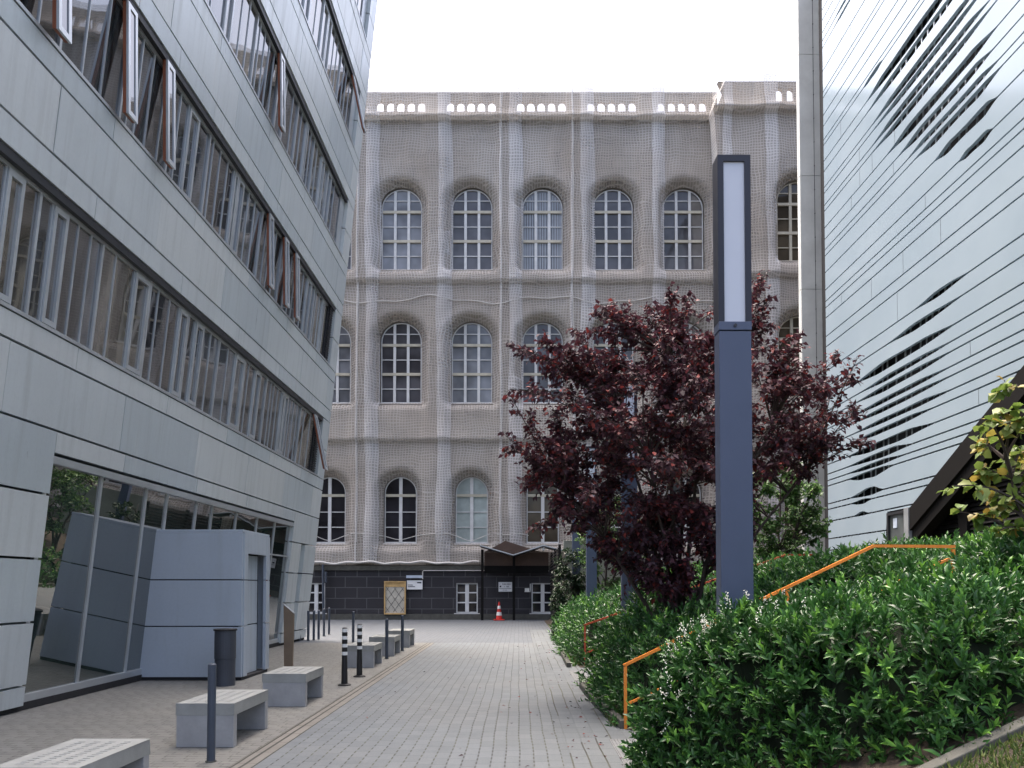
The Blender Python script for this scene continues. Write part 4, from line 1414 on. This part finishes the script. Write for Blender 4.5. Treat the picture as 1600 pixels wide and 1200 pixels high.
def hedge(name, label, xr, yr, topf, dens, L0, mask=None, nl=9, tmpl=LEAF5, young=.25, cat='hedge', mat='laurel', edge=.35, seed=1, flowers=()):
    h = thing(name, label, cat, ((xr[0] + xr[1]) / 2, (yr[0] + yr[1]) / 2, 0))
    def top(x, y):
        g = ground_z(x, y)
        e = min((x - xr[0]) / edge, (xr[1] - x) / edge, (y - yr[0]) / edge, (yr[1] - y) / edge)
        if mask: e = min(e, mask(x, y) / edge)
        if e <= 0: return g - .05
        e = min(e, 1)
        e = (1 - (1 - e) ** 2) ** .75
        b = .16 * noise.noise(Vector((x * 1.3, y * 1.3, seed))) + .17 * noise.noise(Vector((x * 2.9, y * 2.9, seed + 9)))
        return g - .05 + (topf(x, y) - g + b) * e
    st_ = .09
    nx = int((xr[1] - xr[0]) / st_) + 1; ny = int((yr[1] - yr[0]) / st_) + 1
    xs = np.linspace(*xr, nx); ys = np.linspace(*yr, ny)
    Zt = np.array([[top(x, y) for x in xs] for y in ys])
    gy, gx = np.gradient(Zt, ys, xs)
    # core
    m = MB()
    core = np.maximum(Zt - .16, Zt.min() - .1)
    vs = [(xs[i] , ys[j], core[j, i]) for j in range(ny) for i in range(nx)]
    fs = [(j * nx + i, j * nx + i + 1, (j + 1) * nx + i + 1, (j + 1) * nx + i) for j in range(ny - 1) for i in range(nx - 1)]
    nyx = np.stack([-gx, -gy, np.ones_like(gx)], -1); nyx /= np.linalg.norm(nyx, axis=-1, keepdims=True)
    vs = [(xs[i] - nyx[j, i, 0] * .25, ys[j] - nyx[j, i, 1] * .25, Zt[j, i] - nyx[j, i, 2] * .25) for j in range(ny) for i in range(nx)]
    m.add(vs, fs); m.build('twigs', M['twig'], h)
    XX, YY = np.meshgrid(xs, ys)
    V3 = np.stack([XX, YY, Zt], -1)
    A, B, C_, D_ = V3[:-1, :-1], V3[:-1, 1:], V3[1:, 1:], V3[1:, :-1]
    T0 = np.concatenate([A.reshape(-1, 3), A.reshape(-1, 3)]); T1 = np.concatenate([B.reshape(-1, 3), C_.reshape(-1, 3)]); T2 = np.concatenate([C_.reshape(-1, 3), D_.reshape(-1, 3)])
    cr_ = np.cross(T1 - T0, T2 - T0)
    ar = np.linalg.norm(cr_, axis=1) / 2
    gz_ = np.array([ground_z(q[0], q[1]) for q in (T0 + T1 + T2) / 3])
    ar = np.where(np.maximum(np.maximum(T0[:, 2], T1[:, 2]), T2[:, 2]) > gz_ + .03, ar, 0)
    n = int(ar.sum() * dens)
    c = rng.choice(len(ar), n, p=ar / ar.sum())
    r1, r2 = np.sqrt(rng.random(n)), rng.random(n)
    P = T0[c] * (1 - r1)[:, None] + T1[c] * (r1 * (1 - r2))[:, None] + T2[c] * (r1 * r2)[:, None]
    nv = nrm(cr_[c])
    P = P - nv * (rng.random(n) ** 1.3 * .30)[:, None]
    D = nrm(nv * .75 + np.array([0, 0, .75]) + .38 * rng.normal(size=(n, 3)))
    pos, d, nn, ln, t = shoots(P, D, nl, L0)
    yv = np.repeat(rng.random(n) < young, nl)
    tone = np.where(yv, rng.uniform(.55, 1.0, n * nl) * (.55 + .45 * t), rng.uniform(0, .62, n * nl))
    leaves('foliage', M[mat], pos, d, nn, ln, ln * rng.uniform(.30, .40, n * nl), np.clip(tone, 0, 1), h, tmpl)
    for (fx, fy, cnt) in flowers:
        Pb, Db = [], []
        i = min(range(nx), key=lambda q: abs(xs[q] - fx)); j = min(range(ny), key=lambda q: abs(ys[q] - fy))
        m = MB()
        for q in range(cnt):
            ox, oy = random.gauss(0, .10), random.gauss(0, .08)
            i2 = min(max(i + int(ox / st_), 0), nx - 1); j2 = min(max(j + int(oy / st_), 0), ny - 1)
            b = Vector((fx + ox, fy + oy, Zt[j2, i2] + .05))
            ax = Vector((random.gauss(0, .3), -.25 + random.gauss(0, .3), 1)).normalized()
            for w in range(15):
                tt = w / 15
                p = b + ax * (tt * .12) + Vector((random.gauss(0, 1), random.gauss(0, 1), random.gauss(0, 1))) * .013 * (1.2 - tt * .6)
                r = random.uniform(.004, .007)
                m.add([p + Vector((r, 0, 0)), p + Vector((-r, 0, 0)), p + Vector((0, r, 0)), p + Vector((0, -r, 0)), p + Vector((0, 0, r)), p + Vector((0, 0, -r))],
                      [(0, 2, 4), (2, 1, 4), (1, 3, 4), (3, 0, 4), (2, 0, 5), (1, 2, 5), (3, 1, 5), (0, 3, 5)])
        m.build('blossom', M['blossom'], h)
    return h

def interp(tab):
    xs, zs = zip(*tab)
    return lambda x, y=0: float(np.interp(x, xs, zs))

near_top = interp([(.9, .72), (1.15, .95), (1.4, 1.15), (1.8, 1.36), (2.3, 1.46), (2.9, 1.60), (3.6, 1.74), (4.0, 1.95), (4.4, 2.10), (6.5, 2.25)])
def near_mask(x, y):
    # the near left corner is cut back
    return (y - (7.0 - max(0, (x - 1.0)) * 1.25)) * .7 if x < 2.6 else 9
hedge('laurel_hedge', 'big glossy laurel hedge in the right foreground round the nearest light column', (1.02, 7.4), (4.88, 7.42), lambda x, y: near_top(x), 235, .086, near_mask, 9, LEAF9, .34, seed=2, edge=.28,
      flowers=[(1.3, 6.95, 6), (1.5, 7.1, 8), (1.72, 7.05, 7), (1.35, 6.7, 6), (1.55, 6.75, 6), (1.95, 6.9, 5), (1.25, 6.75, 5), (1.75, 6.35, 4), (2.2, 6.3, 3), (2.8, 6.9, 3), (2.15, 7.1, 3)])
mid_top = interp([(.95, .45), (1.3, .80), (1.8, 1.12), (2.4, 1.25), (3.2, 1.48), (4.2, 1.85), (6, 2.05)])
hedge('laurel_hedge', 'laurel shrubs in the bed between the two stairs, under the dark red tree', (1.02, 6.4), (9.35, 13.6), lambda x, y: mid_top(x) + (.2 if y > 12.2 and x < 2.6 else 0) + .17 * math.cos(y * 4.9 + x * 1.3), 95, .10, lambda x, y: x - 1.08 - .13 * math.cos(y * 4.9 + 2.2), 8, LEAF5, .25, seed=5,
      flowers=[(1.5, 10.3, 6)])
far_top = interp([(.95, .55), (1.4, 1.0), (2.2, 1.2), (3.2, 1.5), (4.2, 1.9), (6, 2.1)])
hedge('laurel_hedge', 'laurel shrubs in the far bed beyond the second stair, by the third light column', (.98, 6.2), (16.4, 25.0), lambda x, y: far_top(x) + .17 * math.cos(y * 3.7 + x), 52, .12, lambda x, y: x - 1.05 - .15 * math.cos(y * 3.7 + 1), 7, LEAF5, .35, seed=8)
pod_top = interp([(4, 1.9), (6, 2.15), (8, 2.35), (10.6, 2.75)])
hedge('laurel_hedge', 'laurel shrubs on the terrace below the pale panelled facade', (4.6, 10.5), (9.6, 20.5), lambda x, y: pod_top(x) + .0 * y, 30, .12, None, 7, LEAF5, .3, seed=12)

# dark red tree
def tree(name, label, base, stems, tips, spread_c, mat, L0, cat='tree', per=24, leaf_ratio=.62, tw=(.15, .42), start=.35, droop=.25, r0=.05, tone_hi=.12, tmpl=LEAF5, wleaf=(.55, .75)):
    t = thing(name, label, cat, base)
    b = Vector(base)
    tr = MB(); stem_pts = []
    for s in stems:
        e = b + Vector(s)
        mid = b + Vector((s[0] * .35 + random.uniform(-.08, .08), s[1] * .35, s[2] * .55))
        pts = []
        for i in range(9):
            q = i / 8
            p = b * (1 - q) ** 2 + mid * 2 * q * (1 - q) + e * q * q
            p += Vector((random.gauss(0, .015), random.gauss(0, .015), 0)) * (i > 0)
            pts.append(p)
        pts[0] = b + Vector((s[0] * .02, s[1] * .02, -.1))
        tr.tube(pts, [r0 * (1 - .75 * i / 8) for i in range(9)], 7)
        stem_pts += pts[2:]
    tr.build('trunk', M['bark'], t, smooth=True)
    br = MB(); LP, LD, LN = [], [], []
    for tip in tips:
        tip = Vector(tip)
        s = min(stem_pts, key=lambda p: (p - tip).length + 1.3 * max(0, p.z - tip.z + .25) + random.uniform(0, .5))
        d = tip - s
        mid = s + d * .5 + Vector((0, 0, droop * d.length * .5)) + Vector([random.gauss(0, .06) * d.length for _ in range(3)])
        n = 10; pts = []
        for i in range(n + 1):
            q = i / n
            pts.append(s * (1 - q) ** 2 + mid * 2 * q * (1 - q) + tip * q * q)
        br.tube(pts, [.014 * (1 - .8 * i / n) + .002 for i in range(n + 1)], 4, cap=False)
        for w in range(per):
            q = start + (1 - start) * random.random() ** .75
            p = s * (1 - q) ** 2 + mid * 2 * q * (1 - q) + tip * q * q
            tang = ((tip - mid) * q + (mid - s) * (1 - q)).normalized()
            dr = (tang * .8 + Vector((random.gauss(0, .7), random.gauss(0, .7), random.gauss(0.05, .45)))).normalized()
            ln = random.uniform(*tw) * (1.15 - .7 * q)
            e = p + dr * ln + Vector((0, 0, -.12 * ln))
            br.tube([p, p + dr * ln * .5 + Vector((0, 0, .02)), e], [.004, .003, .002], 3, cap=False)
            k = max(4, int(ln / (L0 * .42)))
            for j in range(k):
                f = (j + .6) / k
                pp = p + (e - p) * f
                sd_ = Vector((random.gauss(0, 1), random.gauss(0, 1), random.gauss(0, .5)))
                sd_ = (sd_ - dr * sd_.dot(dr)).normalized()
                ld = (sd_ * .85 + dr * .5 + Vector((0, 0, -.35))).normalized()
                LP.append(pp); LD.append(ld)
                LN.append(Vector((random.gauss(0, .45), random.gauss(0, .45), 1)))
    br.build('branches', M['bark'], t)
    n = len(LP)
    P, D, N = (np.array([tuple(v) for v in q]) for q in (LP, LD, LN))
    ln = L0 * rng.uniform(.65, 1.25, n)
    cl = np.array([noise.noise(Vector((p[0] * 1.6, p[1] * 1.6, p[2] * 1.6))) for p in P])
    tone = np.clip(.38 + .35 * cl + rng.normal(0, .2, n), 0, 1)
    hot = rng.random(n) < tone_hi
    tone = np.where(hot, rng.uniform(.75, 1, n), tone * .8)
    leaves('crown', M[mat], P, D, N, ln, ln * rng.uniform(*wleaf, n), tone, t, tmpl)
    return t

TY = 11.6
outline = [(800, 552), (830, 520), (870, 535), (905, 510), (945, 482), (1000, 470), (1045, 468), (1085, 470), (1120, 510), (1190, 445), (1205, 490), (1260, 510), (1315, 552), (1335, 585), (1345, 640), (1330, 700), (1290, 712), (1240, 690),
           (1190, 770), (1100, 850), (990, 860), (930, 845), (870, 800), (815, 750), (800, 690), (840, 650), (800, 610)]
tips = []
rt2 = random.Random(21)
cxu, cyv = 1060, 700
for (u, v) in outline:
    for q in range(3):
        s_ = 1 - rt2.random() * .10 if q == 0 else rt2.uniform(.62, .97)
        uu = cxu + (u - cxu) * s_ + rt2.gauss(0, 10); vv = cyv + (v - cyv) * s_ + rt2.gauss(0, 10)
        dep = TY + rt2.uniform(-.7, .7) * (1.3 if q else .7)
        tips.append(at(uu, vv, dep))
for (u, v) in [(1192, 436), (1188, 450), (1200, 470), (1185, 480), (1050, 455), (940, 478), (955, 480), (805, 545), (798, 618), (792, 700), (1340, 560), (1348, 640), (1350, 690)]:
    tips.append(at(u, v, TY + rt2.uniform(-.5, .5)))
for q in range(55):
    tips.append(at(rt2.uniform(940, 1170), rt2.uniform(770, 885), TY + rt2.uniform(-.9, .9)))
for q in range(16):
    tips.append(at(rt2.uniform(985, 1110), rt2.uniform(860, 925), TY - rt2.uniform(.2, .8)))
for q in range(30):
    tips.append(at(rt2.uniform(825, 960), rt2.uniform(680, 830), TY + rt2.uniform(-.9, .9)))
for q in range(240):
    u, v = rt2.choice(outline)
    s_ = rt2.random() ** .6 * .86
    uu = cxu + (u - cxu) * s_ + rt2.gauss(0, 18); vv = cyv + (v - cyv) * s_ + rt2.gauss(0, 18)
    r_ = math.sqrt(max(0, 1 - s_ * s_))
    tips.append(at(uu, vv, TY + rt2.uniform(-1.7, 1.9) * r_))
stems = [(-1.6, -.3, 2.6), (-.8, .3, 3.9), (-.15, -.2, 4.6), (.55, .2, 4.3), (1.3, -.2, 3.6), (2.0, .2, 3.0), (.2, .6, 3.6), (-.5, -.7, 3.0), (.9, -.7, 3.0)]
tree('red_leaf_tree', 'dark red leaved multi stemmed tree behind the nearest light column', (2.3, TY, .35), stems, tips, None, 'redleaf', .086, per=21, r0=.045)

# green tree beside the pylon
def blob_tips(u0, u1, v0, v1, Y, n, dy=.8):
    out = []
    for _ in range(n):
        a_ = random.uniform(0, 6.283); r_ = math.sqrt(random.random())
        out.append(at((u0 + u1) / 2 + (u1 - u0) / 2 * r_ * math.cos(a_), (v0 + v1) / 2 + (v1 - v0) / 2 * r_ * math.sin(a_), Y + random.uniform(-dy, dy)))
    return out
gx_ = at(1215, 880, 18.2).x
tree('green_tree', 'small bright green tree between the dark red tree and the concrete pylon', (gx_, 18.2, 1.4), [(-.5, 0, 2.2), (.2, .2, 2.8), (.6, -.1, 2.0)], blob_tips(1150, 1296, 722, 880, 18.2, 95), None, 'greenleaf', .095, per=18, tw=(.15, .4), r0=.04)
gx2 = at(945, 860, 27).x
tree('green_tree', 'green tree behind the second and third light columns', (gx2, 27, .9), [(-.8, 0, 2.4), (.2, .2, 3.2), (.9, -.1, 2.6)], blob_tips(905, 1010, 770, 925, 27, 85, 1.2), None, 'greenleaf', .11, per=14, tw=(.2, .5), r0=.05)
gx3 = at(880, 960, 28.5).x
tree('ivy_bush', 'dark ivy like bush climbing the concrete wall beside the louvred screen', (gx3, 28.9, .2), [(-.3, .6, 2.0), (.1, .7, 2.8), (.6, .7, 2.4)], blob_tips(866, 915, 855, 960, 29.2, 55, .5), None, 'conifer', .11, per=14, tw=(.15, .4), r0=.03, cat='bush')
tree('conifer_bush', 'dense dark green bush over the dark planter at the path edge', (at(872, 985, 25.6).x, 25.6, .5), [(-.1, 0, 1.0), (.15, .1, 1.3)], blob_tips(860, 892, 905, 990, 25.6, 45, .3), None, 'conifer', .09, per=16, tw=(.1, .25), r0=.02, cat='bush')
m = MB(); a0, a1 = at(863, 1008, 25.3), at(888, 985, 25.3)
m.box(a0.x, a1.x + .3, 25.1, 26.2, 0, a1.z + .12)
tag(m.build('planter', M['portal'], bevel=.01), 'dark box planter at the right edge of the path', 'planter')

# yellow green branches at the right edge
YT = 6.4
tips = [at(u, v, YT + random.uniform(-.35, .35)) for (u, v) in [(1490, 760), (1500, 800), (1535, 690), (1540, 655), (1560, 610), (1575, 640), (1545, 735), (1590, 660), (1600, 700), (1570, 790), (1590, 770), (1610, 740), (1620, 650), (1640, 700), (1600, 820), (1560, 830), (1650, 800), (1585, 720), (1545, 775)]]
bs = at(1640, 900, YT)
tree('yellow_green_shrub', 'loose yellow green shrub with drooping broad leaves at the right frame edge', (bs.x, YT, ground_z(bs.x, YT)), [(-.35, 0, 1.3), (-.1, .1, 1.9), (.15, 0, 1.6)], tips, None, 'yellowleaf', .088, cat='shrub', per=7, tw=(.08, .2), start=.3, droop=.35, r0=.02, tone_hi=.22, tmpl=LEAF9, wleaf=(.75, 1.0))

# lawn and mossy verges
def grass(name, label, n, fn, h=(.03, .08)):
    P = np.array([fn() for _ in range(n)])
    D = nrm(np.array([0, 0, 1.0]) + .45 * rng.normal(size=(n, 3)))
    ln = rng.uniform(*h, n)
    o = leaves(name, M['grass'], P, D, rdir(n), ln, np.full(n, .008) + ln * .05, rng.random(n), None, LEAF5)
    return tag(o, label, 'grass', kind='stuff')
def lawn():
    x = random.uniform(2.0, 6.5); y = random.uniform(3.6, 4.83)
    return (x, y, ground_z(x, y) + .015)
grass('lawn', 'short green lawn in front of the near hedge kerb', 16000, lawn)
def verge():
    if random.random() < .6:
        y = random.uniform(9.4, 12.9); x = random.uniform(1.1, 1.3)
    else:
        y = random.uniform(16.4, 24.3); x = random.uniform(1.1, 1.3)
    return (x, y, .0)
grass('verge_grass', 'pale mossy grass fringe along the bed kerbs', 3500, verge, (.03, .09))
# fallen leaves on the paving
n = 150
P = np.stack([rng.uniform(-2.3, 1.0, n), rng.uniform(6.5, 22, n), np.full(n, .008)], -1)
P[:, 0] = np.where(rng.random(n) < .7, 1.0 - np.abs(rng.normal(0, .35, n)), P[:, 0])
D = rdir(n); D[:, 2] *= .1
o = leaves('fallen_leaves', M['redleaf'], P, D, np.tile([0, 0, 1.0], (n, 1)) + .2 * rng.normal(size=(n, 3)), rng.uniform(.03, .06, n), rng.uniform(.02, .04, n), rng.random(n))
tag(o, 'scattered small dark fallen leaves on the path', 'leaves', kind='stuff')
